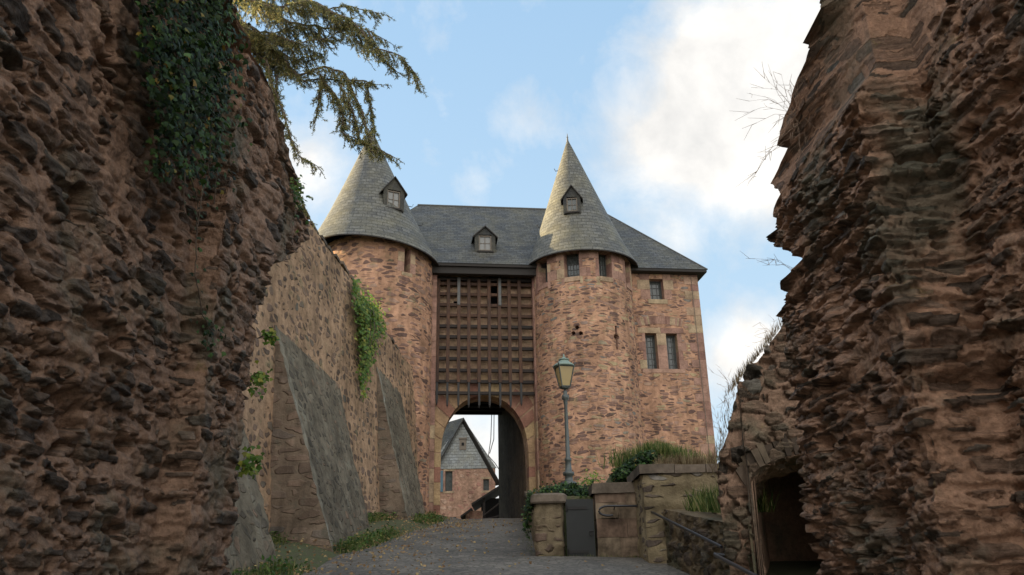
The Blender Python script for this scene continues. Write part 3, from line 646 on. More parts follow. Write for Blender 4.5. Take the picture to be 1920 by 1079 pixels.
def px_on_tower(u, v, cx, cy, Rr_):
    # intersect pixel ray with the tower cylinder (local frame)
    x, z = ratio(u, v); c_, s_ = math.cos(YAW), math.sin(YAW)
    ox, oy = -OX*c_-OY*s_, OX*s_-OY*c_                  # camera in local coordinates
    dx, dy = x*c_+s_, -x*s_+c_
    A = dx*dx+dy*dy; B = 2*((ox-cx)*dx+(oy-cy)*dy); C_ = (ox-cx)**2+(oy-cy)**2-Rr_**2
    k = (-B-math.sqrt(max(0, B*B-4*A*C_)))/(2*A); X, Yl = ox+k*dx, oy+k*dy
    return math.atan2(X-cx, -(Yl-cy))*Rr_, z*k
TR = (4.2, .3, 2.13); TL = (-4.5, .25, 2.32)
half = math.pi
# --- right tower
fnR = tower(*TR, 13, None, 0, '', None)
def rT(u0, v0, u1, v1, T=TR):
    a, zt_ = px_on_tower(u0, v0, *T); b, zb2 = px_on_tower(u1, v1, *T); a2, zb3 = px_on_tower(u0, v1, *T)
    return (min(a, b), max(a, b), min(zb2, zb3, zt_), max(zt_, zb2))
w1 = rT(1057, 484, 1087, 518); w1 = (w1[0], w1[1], w1[2], 12.98)
w2 = rT(1122, 484, 1148, 522); w2 = (w2[0], w2[1], w1[2], 12.98)
step = w2[0]-w1[0]
w3 = (w1[0]-step, w1[1]-step, w1[2], 12.98); w4 = (w2[0]+step, w2[1]+step, w1[2], 12.98)
tre = [px_on_tower(*p, *TR) for p in ((1082, 614), (1075, 625), (1089, 625))]
def disc(c, r): x, z = c; return [(x-r, x+r, z-r*.4, z+r*.4), (x-r*.8, x+r*.8, z-r*.75, z+r*.75), (x-r*.4, x+r*.4, z-r, z+r)]
H = [w1, w2, w3, w4]
for c_ in tre: H += disc(c_, .082)
kh = px_on_tower(1156, 632, *TR); kt = px_on_tower(1153, 611, *TR)[1]; kb = px_on_tower(1157, 656, *TR)[1]
H += [(kh[0]-.05, kh[0]+.05, kb, kt)]+disc(kh, .14)
trb = MB(); rvs = [MB() for _ in range(6)]; patch(trb, fnR, -half*TR[2], half*TR[2], 1.2, 13.05, H, .45, .12, .25, None, rvs[:4]+[rvs[4]]*9+[rvs[5]]*4)
twR = trb.build('tower', M['tower'], gh, True); tag(twR, 'slender right tower with square top windows beneath a steep slate cone')
for rv_ in rvs: rv_.build('window_reveal', M['trim'], twR)
for w_ in (w1, w2, w3, w4): pane(fnR, w_, .42, 4, 5, twR)
for x, z in (tre[0], kh):
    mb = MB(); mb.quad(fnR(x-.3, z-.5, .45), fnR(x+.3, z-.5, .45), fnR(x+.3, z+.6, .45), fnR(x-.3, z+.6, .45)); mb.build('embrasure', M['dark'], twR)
# ashlar piers between top windows + sills + plates round the small openings
mb = MB()
for i, (a, b) in enumerate([(w3[1], w1[0]), (w1[1], w2[0]), (w2[1], w4[0]), (w4[1], w4[1]+.35), (w3[0]-.35, w3[0])]):
    z = w1[2]-.30
    k = 0
    while z < 13.0:
        hgt = min(random.uniform(.34, .5), 13.02-z); mid = a+(b-a)*random.uniform(.35, .65)
        if z < w1[2]-.01: hgt = w1[2]-z-.002
        if k % 2: blocks(mb, fnR, [(a+.004, mid-.006, z, z+hgt-.012), (mid+.006, b-.004, z, z+hgt-.012)], .012+.012*random.random())
        else: blocks(mb, fnR, [(a+.004, b-.004, z, z+hgt-.012)], .012+.012*random.random())
        z += hgt; k += 1
for w_ in (w1, w2, w3, w4): blocks(mb, fnR, [(w_[0]+.004, w_[1]-.004, w_[2]-.2, w_[2]-.005)], .045)
mb.build('ashlar', M['trim'], twR)
# --- left tower
fnL = tower(*TL, 13, None, 0, '', None)
s1 = rT(759, 462, 769, 510, TL); s1 = (s1[0], s1[1], s1[2], 12.9)
tlb = MB(); rev = MB(); patch(tlb, fnL, -half*TL[2], half*TL[2], 1.2, 13.3, [s1], .5, .12, .25, rev)
twL = tlb.build('tower', M['towerL'], gh, True); tag(twL, 'wider left tower with one narrow slit window under its slate cone')
rev.build('window_reveal', M['trim'], twL)
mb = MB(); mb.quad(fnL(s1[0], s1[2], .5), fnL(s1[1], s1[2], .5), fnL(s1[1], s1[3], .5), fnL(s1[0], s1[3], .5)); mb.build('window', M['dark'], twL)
mb = MB(); z = s1[2]
while z < 12.9:
    hgt = min(.42, 12.95-z); blocks(mb, fnL, [(s1[0]-random.uniform(.2, .34), s1[0]-.004, z, z+hgt-.012), (s1[1]+.004, s1[1]+random.uniform(.22, .36), z, z+hgt-.012)], .01); z += hgt
blocks(mb, fnL, [(s1[0]-.1, s1[1]+.1, s1[2]-.16, s1[2]-.012)], .02)
mb.build('ashlar', M['trim'], twL)
# --- cones
def cone(cx, cy, R0, zb_, ax_, ay_, za, parent, tilt=0.):
    n = 72; prof = [(1.085, -.30), (1.045, -.16), (1., 0.), (.93, .33)]; L = za-zb_
    ks = [(1.085, -.035), (1.03, 0.02), (.955, .07), (.86, .135), (.72, .25), (.5, .46), (.25, .72), (.08, .91), (.0, 1.0)]
    ks = [(1.0, -.02), (.955, .018), (.905, .06), (.80, .152), (.66, .29), (.46, .505), (.25, .735), (.09, .91), (.004, 1.)]
    rr = np.interp(np.linspace(0, 1, 41), np.linspace(0, 1, len(ks)), [k[0] for k in ks]); tt = np.interp(np.linspace(0, 1, 41), np.linspace(0, 1, len(ks)), [k[1] for k in ks])
    an = np.linspace(0, 2*math.pi, n+1)+math.pi/2; G = np.zeros((41, n+1, 3)); UV = np.zeros((41, n+1, 2))
    for i in range(41):
        r = R0*rr[i]; q = max(0, tt[i]); X = cx+(ax_-cx)*q; Yl = cy+(ay_-cy)*q
        G[i, :, 0] = X+r*np.cos(an); G[i, :, 1] = Yl+r*np.sin(an); G[i, :, 2] = zb_+L*tt[i]
        UV[i, :, 0] = (an-math.pi*1.5-math.pi/2)*R0*max(.18, rr[i]) if False else (an-math.pi*2)*R0*.62; UV[i, :, 1] = tt[i]*L*1.09
    G[:, :, 2] -= tilt*(G[:, :, 0]-cx)/R0*np.clip(1-np.array(tt)[:, None], 0, 1.02)
    mb = MB(); mb.cur = 0; mb.grid(G, UV); mb.cur = 1
    # dark boarded soffit and ragged slate edge
    G2 = np.stack([G[0]-np.array([0, 0, .05]), np.column_stack([cx+R0*.86*np.cos(an), cy+R0*.86*np.sin(an), zb_+.02-tilt*.86*np.cos(an)])])
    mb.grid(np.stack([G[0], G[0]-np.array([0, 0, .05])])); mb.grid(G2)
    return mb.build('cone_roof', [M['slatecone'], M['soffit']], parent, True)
axR, zaR = glocal(1064, 262, .3); axL, zaL = glocal(697, 246, .25)
EZ = 13.02
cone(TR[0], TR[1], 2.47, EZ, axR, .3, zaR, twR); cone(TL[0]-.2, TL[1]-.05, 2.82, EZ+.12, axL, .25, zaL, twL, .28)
for (ax_, za, T, tw) in ((axR, zaR, TR, twR), (axL, zaL, TL, twL)):
    mb = MB(); mb.tube([(ax_, T[1], za-.25), (ax_, T[1], za-.05), (ax_, T[1], za+.32)], [.07, .045, .008], 8); mb.tube([(ax_-.05, T[1], za+.12), (ax_+.05, T[1], za+.12)], .012, 6)
    mb.build('finial', M['ironlight'], tw)
# snow/ladder hooks on the cones
def hook(ax_, za, T, R0, q, side, tw):
    r = R0*(1-q)*.93; x = T[0]+(ax_-T[0])*q+side*r; z = EZ+(za-EZ)*q; mb = MB()
    mb.tube([(x-side*.05, T[1]-.05, z), (x+side*.12, T[1]-.05, z-.04), (x+side*.17, T[1]-.05, z+.08)], .016, 6); mb.build('roof_hook', M['iron'], tw)
hook(axR, zaR, TR, 2.47, .30, -1, twR); hook(axR, zaR, TR, 2.47, .36, 1, twR); hook(axR, zaR, TR, 2.47, .74, -1, twR); hook(axL, zaL, TL, 2.7, .28, 1, twL); hook(axL, zaL, TL, 2.7, .42, 1, twL)
# --- main walls
def fplane(y0): return lambda u, v, d: (u, y0+d, v)
fw = fplane(0.); LX, RX, BY = -6.1, 9.28, 8.0
def rW(u0, v0, u1, v1):
    a, z1 = glocal(u0, v0, 0); b, z0 = glocal(u1, v1, 0); return (a, b, z0, z1)
dw1 = rW(1209, 625, 1236, 692); dw2 = rW(1248, 625, 1275, 692); dw2 = (dw2[0], dw2[1], dw1[2], dw1[3])
sw = rW(1217, 523, 1246, 562)
mb = MB(); rvs = [MB() for _ in range(3)]; patch(mb, fw, 3.9, RX, 1., 12.95, [dw1, dw2, sw], .4, .8, .8, None, rvs)
mb.quad((RX, 0, 1), (RX, BY, 1), (RX, BY, 12.95), (RX, 0, 12.95)); mb.quad((LX, 0, 1), (LX, BY, 1), (LX, BY, 12.95), (LX, 0, 12.95))
mb.quad((LX, 0, 1), (-4.4, 0, 1), (-4.4, 0, 12.95), (LX, 0, 12.95))
PW = 1.8
mb.quad((LX, BY, 1), (-PW, BY, 1), (-PW, BY, 12.95), (LX, BY, 12.95)); mb.quad((PW, BY, 1), (RX, BY, 1), (RX, BY, 12.95), (PW, BY, 12.95)); mb.quad((-PW, BY, 8.3), (PW, BY, 8.3), (PW, BY, 12.95), (-PW, BY, 12.95))
mb.build('wall', M['tower'], gh); 
for rv_ in rvs: rv_.build('window_reveal', M['trim'], gh)
for h_, nx, ny in ((dw1, 3, 6), (dw2, 3, 6), (sw, 3, 3)): pane(fw, h_, .36, nx, ny, gh)
mb = MB()
# frames of the wing windows
a, b, c, d = dw1[0], dw2[1], dw1[2], dw1[3]
blocks(mb, fw, [(dw1[1]+.004, dw2[0]-.004, c+(d-c)*k/3+.004, c+(d-c)*(k+1)/3-.004) for k in range(3)], .012)
blocks(mb, fw, [(a-.3, (a+b)/2-.006, d+.006, d+.24), ((a+b)/2+.006, b+.3, d+.006, d+.24), (a-.22, b+.22, c-.17, c-.006)], .018)
for k in range(4):
    z0 = c+(d-c)*k/4; e = .14 if k % 2 else .3
    blocks(mb, fw, [(a-e, a-.004, z0+.004, z0+(d-c)/4-.006), (b+.004, b+e+.06, z0+.004, z0+(d-c)/4-.006)], .012)
mb.build('window_surround', M['trim'], gh); mb = MB()
a, b, c, d = sw
for k in range(3):
    z0 = c+(12.9-c)*k/3; e = .55 if k % 2 else .42
    blocks(mb, fw, [(a-e, a-.004, z0+.004, z0+(12.9-c)/3-.008), (b+.004, b+e*.8, z0+.004, z0+(12.9-c)/3-.008)], .012)
blocks(mb, fw, [(a-.12, b+.12, c-.2, c-.006)], .03)
mb.build('window_surround', M['trim'], gh); mb = MB()
z = 3.0; k = 0                                   # corner quoins
while z < 12.8:
    hgt = random.uniform(.3, .44); e = .62 if k % 2 else .34
    blocks(mb, fw, [(RX-e, RX+.012, z, z+hgt-.012)], .012); z += hgt; k += 1
mb.build('quoin', M['trim'], gh); mb = MB()
# relieving arch of slabs on edge above the double window
a, b, d = dw1[0]-.25, dw2[1]+.25, dw1[3]+.3
for k in range(26):
    x = a+(b-a)*(k+.5)/26; q = (x-(a+b)/2)/((b-a)/2); z0 = d+.12*(1-q*q); sl2 = q*.09
    q8 = [(x+sx_*.035+sl2*zz_, -e, z0+zz_*.36) for e in (-.1, .015) for sx_, zz_ in ((-1, 0), (1, 0), (1, 1), (-1, 1))]
    mb.add(q8, [(0, 1, 2, 3), (7, 6, 5, 4), (0, 4, 5, 1), (1, 5, 6, 2), (2, 6, 7, 3), (3, 7, 4, 0)])
mb.build('relieving_arch', M['trim'], gh)
# --- gate recess wall with the arch
AYg = .62; HW = 1.76; ZS = 5.1; ZC = 7.45
def gz(x): q = min(1, abs(x)/HW); return ZS+(ZC-ZS)*(1-q**2.1)**(1/2.1)
RW = 2.3
def frec(u, v, d): return (u, AYg+d, v)
g1 = glocal(917, 522, AYg); g2 = glocal(941, 575, AYg)
mb = MB(); dk = MB(); patch(mb, frec, -RW, RW, ZC, 12.95, [(g1[0], g2[0], g2[1], 12.9), (-1.3, -1.12, 11.25, 11.5)], .8, .6, .6, dk)
n = 40
for i in range(n):
    x0, x1 = -HW+2*HW*i/n, -HW+2*HW*(i+1)/n
    mb.quad((x0, AYg, gz(x0)), (x1, AYg, gz(x1)), (x1, AYg, ZC), (x0, AYg, ZC)) if i else mb.quad((x0, AYg, ZS), (x1, AYg, gz(x1)), (x1, AYg, ZC), (x0, AYg, ZC))
    mb.quad((x0, AYg, gz(x0)), (x1, AYg, gz(x1)), (x1, AYg+1.1, gz(x1)), (x0, AYg+1.1, gz(x0)))
for s in (-1, 1):
    mb.quad((s*HW, AYg, 1.5), (s*RW, AYg, 1.5), (s*RW, AYg, ZC), (s*HW, AYg, ZC)); mb.quad((s*HW, AYg, 1.5), (s*HW, AYg+1.1, 1.5), (s*HW, AYg+1.1, ZS), (s*HW, AYg, ZS))
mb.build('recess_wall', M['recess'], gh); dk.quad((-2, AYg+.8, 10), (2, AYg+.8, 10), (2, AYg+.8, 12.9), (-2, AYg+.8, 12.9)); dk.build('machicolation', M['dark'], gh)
# pale ashlar strips between the towers and the portcullis
for s in (-1, 1):
    z = 2.2; mb = MB()
    while z < 12.6:
        hgt = random.uniform(.45, .8); mb.box(min(s*2.02, s*2.25), max(s*2.02, s*2.25), -.05+(.0 if s < 0 else .1)+random.uniform(0, .01), AYg+.02, z, z+hgt-.012); z += hgt
    mb.build('corner_strip', M['trim'], gh)
# passage
mb = MB()
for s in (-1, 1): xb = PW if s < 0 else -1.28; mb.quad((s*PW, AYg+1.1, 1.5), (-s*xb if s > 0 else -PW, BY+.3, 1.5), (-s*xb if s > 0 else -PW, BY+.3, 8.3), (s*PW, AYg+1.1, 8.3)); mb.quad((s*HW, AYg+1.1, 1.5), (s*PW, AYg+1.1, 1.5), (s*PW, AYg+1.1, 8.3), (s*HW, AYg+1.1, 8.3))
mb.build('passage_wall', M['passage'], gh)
mb = MB(); mb.box(-PW, PW, AYg+1.1, BY-.01, 8.24, 8.3)
for k in range(7): y = AYg+1.5+k*.85; mb.box(-PW, PW, y, y+.2, 8.05, 8.24)
mb.quad((-PW, AYg+1.1, ZC-.4), (PW, AYg+1.1, ZC-.4), (PW, AYg+1.1, 8.3), (-PW, AYg+1.1, 8.3)) if False else None
mb.build('passage_ceiling', M['soffit'], gh)
# corbel bracket on the right of the passage
mb = MB(); mb.box(1.35, 1.79, AYg+1.3, AYg+1.7, 6.75, 7.0); mb.box(1.5, 1.79, AYg+1.3, AYg+1.7, 6.5, 6.75); mb.build('corbel', M['soffit'], gh)
# voussoirs, jambs
mb = MB(); nv = 15
def apt(t, k=0.):      # t in 0..1 along the arch from left spring to right spring, k outward
    th = math.pi*(1-t); e = 2/2.1; x = HW*math.copysign(abs(math.cos(th))**e, math.cos(th)); z = ZS+(ZC-ZS)*abs(math.sin(th))**e
    return x*(1+k/HW*1.0), z+k*abs(math.sin(th))*1.15
for i in range(nv):
    t0, t1 = i/nv+.004, (i+1)/nv-.004; k = .62+.12*(i % 2); pr = []
    m_ = (t0+t1)/2
    for t_, kk in ((t0, -.01), (m_, -.01), (t1, -.01), (t1, k), (m_, k), (t0, k)):
        x, z = apt(t_, kk); x = max(-2.0, min(2.0, x)); pr.append((x, z))
    e0 = AYg-.02-.01*random.random(); vv = [(x, y, z) for y in (e0, AYg+.55) for x, z in pr]
    mb.add(vv, [tuple(range(6)), tuple(range(11, 5, -1))]+[(j, j+6, (j+1) % 6+6, (j+1) % 6) for j in range(6)])
for s in (-1, 1):
    z = 2.0; k = 0
    while z < ZS-.05:
        hgt = min(random.uniform(.38, .6), ZS-z); x0, x1 = sorted((s*(HW-.01), s*2.0)); mb.box(x0, x1, AYg-.02-.01*random.random(), AYg+.55, z, z+hgt-.012); z += hgt
    x0, x1 = sorted((s*(HW-.09), s*2.0)); mb.box(x0, x1, AYg-.12, AYg+.6, 2.0, 2.75)
mb.build('gate_arch', M['vous'], gh)
# --- main roof
EZm = 12.84; zr = glocal(900, 389, 4.)[1]; r0 = glocal(783, 384, 4.)[0]; r1 = 6.2; ov = .42
E = [(LX-ov, -ov), (RX+.34, -ov), (RX+.34, BY+ov), (LX-ov, BY+ov)]
mb = MB(); mb.cur = 0
def slope(poly):
    P = np.array(poly, float); a = P[1]-P[0]; Ln = np.linalg.norm(a); a = a/Ln; nn = np.cross(a, P[2]-P[0]); nn /= np.linalg.norm(nn); b = np.cross(nn, a)
    mb.add(P, [tuple(range(len(P)))], [[(float((p-P[0])@a), float((p-P[0])@b)) for p in P]])
e = [(x, y, EZm) for x, y in E]; rl = (r0, 4., zr); rr = (r1, 4., zr)
# the front slope is bent: a bellcast foot lifts the eaves
def front_pts(y): return EZm+(zr-EZm)*((y+ov)/(4+ov))
slope([e[0], e[1], rr, rl]); slope([e[1], e[2], rr]); slope([e[2], e[3], rl, rr]); slope([e[3], e[0], rl])
mb.cur = 1
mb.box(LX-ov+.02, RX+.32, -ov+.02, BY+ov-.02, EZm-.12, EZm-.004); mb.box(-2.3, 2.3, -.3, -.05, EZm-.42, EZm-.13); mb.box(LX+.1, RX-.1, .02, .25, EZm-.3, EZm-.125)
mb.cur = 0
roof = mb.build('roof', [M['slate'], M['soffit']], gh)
mb = MB(); mb.tube([rl, rr], .06, 8); mb.tube([rr, e[1]], .04, 6)
mb.build('ridge', M['slate'] if False else M['lead'], roof)
# --- dormers
def dormer(fx, fy, w_, z0, z1, zg, back, parent, yaw=0., wname='glasspale'):
    c_, s_ = math.cos(yaw), math.sin(yaw)
    def T(p): x, y, z = p; return (fx+x*c_-y*s_, fy+x*s_+y*c_, z)
    hw = w_/2; mb = MB(); mb.cur = 1
    # cheeks + front with opening
    ow = hw*.62; oz0 = z0+.12; oz1 = z1-.02
    for s in (-1, 1):
        mb.quad(T((s*hw, 0, z0)), T((s*hw, back, z0)), T((s*hw, back, z1)), T((s*hw, 0, z1)))
        mb.quad(T((s*ow, 0, z0)), T((s*hw, 0, z0)), T((s*hw, 0, z1)), T((s*ow, 0, z1)))
        mb.quad(T((s*ow, 0, oz0)), T((s*ow, .12, oz0)), T((s*ow, .12, oz1)), T((s*ow, 0, oz1)))
    mb.quad(T((-ow, 0, z0)), T((ow, 0, z0)), T((ow, 0, oz0)), T((-ow, 0, oz0)))
    mb.add([T((-hw, 0, z1)), T((hw, 0, z1)), T((0, 0, zg))], [(0, 1, 2)])
    # roof with overhang
    o_ = .1; mb.cur = 0
    for s in (-1, 1):
        A_ = T((0, -o_, zg+.05)); B_ = T((s*(hw+o_), -o_, z1-.12)); C_ = T((s*(hw+o_*1.3), back, z1-.12)); D_ = T((0, back, zg+.05))
        L1 = math.dist(A_, B_); mb.quad(B_, C_, D_, A_, [(0, 0), (back+o_, 0), (back+o_, L1), (0, L1)])
        A2, B2, C2, D2 = [(p[0], p[1], p[2]-.06) for p in (A_, B_, C_, D_)]; mb.cur = 2; mb.quad(B2, C2, D2, A2); mb.quad(A_, B_, B2, A2); mb.quad(B_, C_, C2, B2); mb.cur = 0
    mb.cur = 2
    mb.add([T(p) for p in ((-ow-.08, -.06, z0+.02), (ow+.08, -.06, z0+.02), (ow+.08, .1, z0+.02), (-ow-.08, .1, z0+.02), (-ow-.08, -.06, z0+.08), (ow+.08, -.06, z0+.08), (ow+.08, .1, z0+.08), (-ow-.08, .1, z0+.08))], [(0, 1, 2, 3), (4, 7, 6, 5), (0, 4, 5, 1), (1, 5, 6, 2), (3, 2, 6, 7), (0, 3, 7, 4)])
    d = mb.build('dormer', [M['slate'], M['slate'], M['soffit']], parent)
    fn = lambda u, v, dd: T((u, dd, v))
    if OFF.get(parent) is None and parent.parent is not gh: pass
    return d, fn, (-ow, ow, oz0, oz1)
def addwin(fn, hole, parent, glass): pane(fn, hole, .1, 2, 2, parent, glass, 'leadpale', .05)
def roof_y(z): return -ov+(z-EZm)*(4+ov)/(zr-EZm)
# main roof dormer: front face stands on the slope
gxm, zbm = glocal(909, 476, 1.0)
yb = roof_y(zbm); gxm, zbm = glocal(909, 476, yb); yb = roof_y(zbm)
ztm = glocal(909, 443, yb)[1]; zgm = glocal(907, 427, yb)[1]
dm, fn_, hl = dormer(gxm, yb-.03, .9, zbm-.05, ztm+.05, zgm, 1.6, gh); 
mbx = MB(); addwin(fn_, hl, dm, 'glasspale')
def cone_dormer(u, vb, vt, vg, T, ax_, za, R0, w_, tw, glass):
    # march along the ray to the cone surface
    cx, cy, _ = T; best = None
    for gy in np.arange(-3, 2, .02):
        gx, z = glocal(u, vb, gy); q = (z-EZ)/(za-EZ)
        if q < 0: continue
        r = R0*(1-q)*.97; X = cx+(ax_-cx)*q
        if math.hypot(gx-X, gy-cy) <= r: best = (gx, gy, z, X); break
    gx, gy, z, X = best; yaw = math.atan2(gx-X, -(gy-cy))*.8
    zt_ = glocal(u, vt, gy)[1]; zg_ = glocal(u, vg, gy)[1]
    d, fn, hl = dormer(gx, gy, w_, z-.12, zt_+.03, zg_, 1.5, tw, yaw); addwin(fn, hl, gh if False else tw, glass)
cone_dormer(1073, 396, 371, 350, TR, axR, zaR, 2.47, .74, twR, 'glass')
cone_dormer(738, 389, 358, 334, TL, axL, zaL, 2.70, .9, twL, 'glasspale')
# --- portcullis
pc = bpy.data.objects.new('portcullis', None)
mbp = MB(); PY = .34; rows = 11; z1p = glocal(900, 533, PY)[1]; z0p = glocal(900, 737, PY)[1]; dz = (z1p-z0p)/(rows-1)
mbp.box(-2.02, 2.02, PY-.02, PY+.14, z1p+dz*.32, z1p+dz*.32+.14)
pc = mbp.build('portcullis', M['oak2'], gh)
for k in range(rows):
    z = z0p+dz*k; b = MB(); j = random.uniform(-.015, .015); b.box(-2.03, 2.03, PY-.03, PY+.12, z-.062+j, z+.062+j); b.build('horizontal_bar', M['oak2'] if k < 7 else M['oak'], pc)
xs9 = [glocal(u, 640, PY)[0] for u in (820.6, 839.8, 860, 878.9, 898, 917.3, 936.6, 955.5, 975)]
for i, x in enumerate(xs9):
    b = MB(); b.box(x-.068, x+.068, PY-.1, PY+.06, z0p+dz*.9, z1p+.16); b.build('vertical_bar', M['oak'], pc)
    zt_ = glocal(900, 766 if 0 < i < 8 else 762, PY)[1]; b = MB()
    v = [(x+sx*.045*s, PY-.02+sy*.045*s, z) for z, s in ((z0p+dz*.9, 1.), (zt_+.3, 1.), (zt_+.12, .8), (zt_, .08)) for sx, sy in ((-1, -1), (1, -1), (1, 1), (-1, 1))]
    b.add(v, [(r*4+j, r*4+(j+1) % 4, r*4+4+(j+1) % 4, r*4+4+j) for r in range(3) for j in range(4)]+[(12, 13, 14, 15), (3, 2, 1, 0)]); b.build('spike', M['iron'], pc)
for u in (860, 936.6):
    x = glocal(u, 550, PY)[0]; b = MB(); b.box(x-.06, x+.06, PY-.13, PY-.095, z1p-dz*2.1, z1p+.25)
    for zz2 in (z1p, z1p-dz, z1p-2*dz): b.tube([(x, PY-.15, zz2), (x, PY-.09, zz2)], .03, 6)
    b.build('iron_strap', M['ironlight'], pc)
# thin lightning wire down the wing corner + wire in the passage
mb = MB(); mb.tube([(RX-.28, -.03, 12.7), (RX-.28, -.03, 8), (RX-.27, -.03, 3)], .012, 5); mb.build('lightning_conductor', M['leadpale'], gh)
mb = MB(); p = [np.array([.95, BY+.1, 8.2]), np.array([.9, BY+.15, 7.]), np.array([.78, BY+.2, 6.2]), np.array([1.1, BY+.1, 5.8]), np.array([1.28, BY+.02, 5.5])]
mb.tube(p, .02, 5); mb.tube([np.array([1.07, BY+.1, 8.2]), np.array([1.05, BY+.15, 7.]), np.array([.84, BY+.2, 6.3])], .02, 5); mb.build('cable', M['iron'], gh)
# ------------------------------------------------------------------ house seen through the gate
HY_ = 62.; ap = at(870, 785, HY_); gl = at(810, 872, HY_); gr = at(925, 886, HY_); re = at(936, 903, HY_)
zg_ = at(870, 879, HY_)[2]; hx0, hx1 = 2*ap[0]-gr[0]-.6, gr[0]+.15
hs = thing('house', (ap[0], HY_, 2.4), 'small pink stone house with a slate-hung gable seen through the gate arch', 'house')
wL = at(835, 884, HY_); wL2 = at(848, 921, HY_); wR = at(906, 899, HY_); wR2 = at(917, 920, HY_)
h1 = (wL[0], wL2[0], wL2[2], wL[2]); h2 = (wR[0], wR2[0], wR2[2], wR[2]); fh = fplane(HY_)
mb = MB(); rvh = [MB(), MB()]; patch(mb, fh, hx0, hx1, -6., zg_, [h1, h2], .25, 2, 2, None, rvh); mb.quad((hx1, HY_, -6), (hx1, HY_+9, -6), (hx1, HY_+9, zg_), (hx1, HY_, zg_)); mb.quad((hx0, HY_, -6), (hx0, HY_+9, -6), (hx0, HY_+9, zg_), (hx0, HY_, zg_)); mb.quad((hx0, HY_+9, -6), (hx1, HY_+9, -6), (hx1, HY_+9, zg_), (hx0, HY_+9, zg_))
mb.build('wall', M['houser'], hs)
for rv_ in rvh: rv_.build('window_reveal', M['trim'], hs)
for h_ in (h1, h2):
    a, b, c, d = h_; pane(fh, h_, .2, 2, 4, hs); q = MB(); blocks(q, fh, [(a-.16, a-.01, c, d), (b+.01, b+.16, c, d), (a-.16, b+.16, d+.01, d+.17), (a-.16, b+.16, c-.15, c-.01)], .02); q.build('window_frame', M['trim'], hs)
q = MB(); q.box(h1[0]-.72, h1[0]-.17, HY_-.07, HY_-.021, h1[2]-.05, h1[3]+.05); q.box(h1[0]-.68, h1[0]-.21, HY_-.09, HY_-.071, h1[2]+.1, h1[2]+.2); q.box(h1[0]-.68, h1[0]-.21, HY_-.09, HY_-.071, h1[3]-.2, h1[3]-.1); q.build('shutter', M['bluepaint'], hs)
bx0, bx1 = hx0-.05, hx1+.12
q = MB(); q.add([(bx0, HY_-.04, zg_-.02), (bx1, HY_-.04, zg_-.02), (ap[0], HY_-.04, ap[2]-.1)], [(0, 1, 2)], [[(0, 0), (bx1-bx0, 0), ((bx1-bx0)/2, ap[2]-zg_)]]); q.build('gable', M['slate2'], hs)
q = MB(); dv_ = .25
sl_r = (ap[2]-zg_)/(bx1-ap[0]); ex = re[0]+.1; ez = re[2]-.15; exl = 2*ap[0]-ex
for x in (ex, exl):
    a = (ap[0], HY_-.35, ap[2]); b = (x, HY_-.35, ez); c = (x, HY_+9.3, ez); d = (ap[0], HY_+9.3, ap[2]); L1 = math.dist(a, b)
    q.cur = 0; q.quad(b, c, d, a, [(0, 0), (9.6, 0), (9.6, L1), (0, L1)]); q.cur = 1
    lo = [(p_[0], p_[1], p_[2]-.16) for p_ in (a, b, c, d)]; q.quad(lo[1], lo[2], lo[3], lo[0]); q.quad(a, b, lo[1], lo[0]); q.quad(b, c, lo[2], lo[1])
q.build('roof', [M['slate'], M['soffit']], hs)
q = MB(); px = at(868, 834, HY_); a, b = px[0]-.26, px[0]+.26; q.cur = 0; q.box(a, b, HY_-.1, HY_-.045, px[2]-.42, px[2]+.42); q.box(a-.06, b+.06, HY_-.16, HY_-.045, px[2]+.42, px[2]+.52); q.cur = 1; q.box(px[0]-.1, px[0]+.1, HY_-.115, HY_-.1005, px[2]-.1, px[2]+.14); q.build('hatch', [M['leadpale'], M['dark']], hs)
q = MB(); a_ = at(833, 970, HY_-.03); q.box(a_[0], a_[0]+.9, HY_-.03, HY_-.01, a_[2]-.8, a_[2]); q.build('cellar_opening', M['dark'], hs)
for o_ in [hs]+list(hs.children_recursive):
    if o_.type == 'MESH':
        for v in o_.data.vertices:
            dy = v.co.y
            if dy > .5: v.co.x -= .85*dy*.8; v.co.y = dy*.8
# open timber shed
SY = 50.; s0 = at(863, 967, SY); s1_ = at(884, 944, SY); s2 = at(937, 910, SY); s3 = at(945, 905, SY)
sh = thing('timber_shed', (s2[0]-1.0, SY, 2.4), 'dark open timber shed with a slate lean-to roof in front of the house', 'shed')
q = MB(); q.cur = 0
def roofslab(a, b, y0, y1, th=.12):
    L1 = math.dist(a, b); q.cur = 0; q.quad((a[0], y0, a[2]), (b[0], y0, b[2]), (b[0], y1, b[2]), (a[0], y1, a[2]), [(0, 0), (0, L1), (y1-y0, L1), (y1-y0, 0)])
    q.cur = 1; q.quad((a[0], y0, a[2]-th), (b[0], y0, b[2]-th), (b[0], y1, b[2]-th), (a[0], y1, a[2]-th)); q.quad((a[0], y0, a[2]), (b[0], y0, b[2]), (b[0], y0, b[2]-th), (a[0], y0, a[2]-th))
ext = s2+(s2-s1_)*1.2
roofslab(s1_, ext, SY, SY+4); s1b = s1_+np.array([0, 0, -.25]); roofslab(s0, s1b, SY+.1, SY+3.5)
q.build('roof', [M['slate'], M['soffit']], sh)
q = MB(); x0_ = at(905, 950, SY)[0]
for x in (x0_, x0_+1.1, x0_+2.6): zt_ = s1_[2]+(x-s1_[0])/(s2[0]-s1_[0])*(s2[2]-s1_[2])-.1; q.box(x, x+.14, SY+.2, SY+.34, 2.3, zt_)
q.tube([(x0_, SY+.18, 4.2), (x0_+1.1, SY+.18, 5.0)], .05, 6); q.tube([(x0_, SY+.18, 4.0), (x0_+2.6, SY+.18, 4.5)], .05, 6); q.build('timber_frame', M['oak2'], sh)
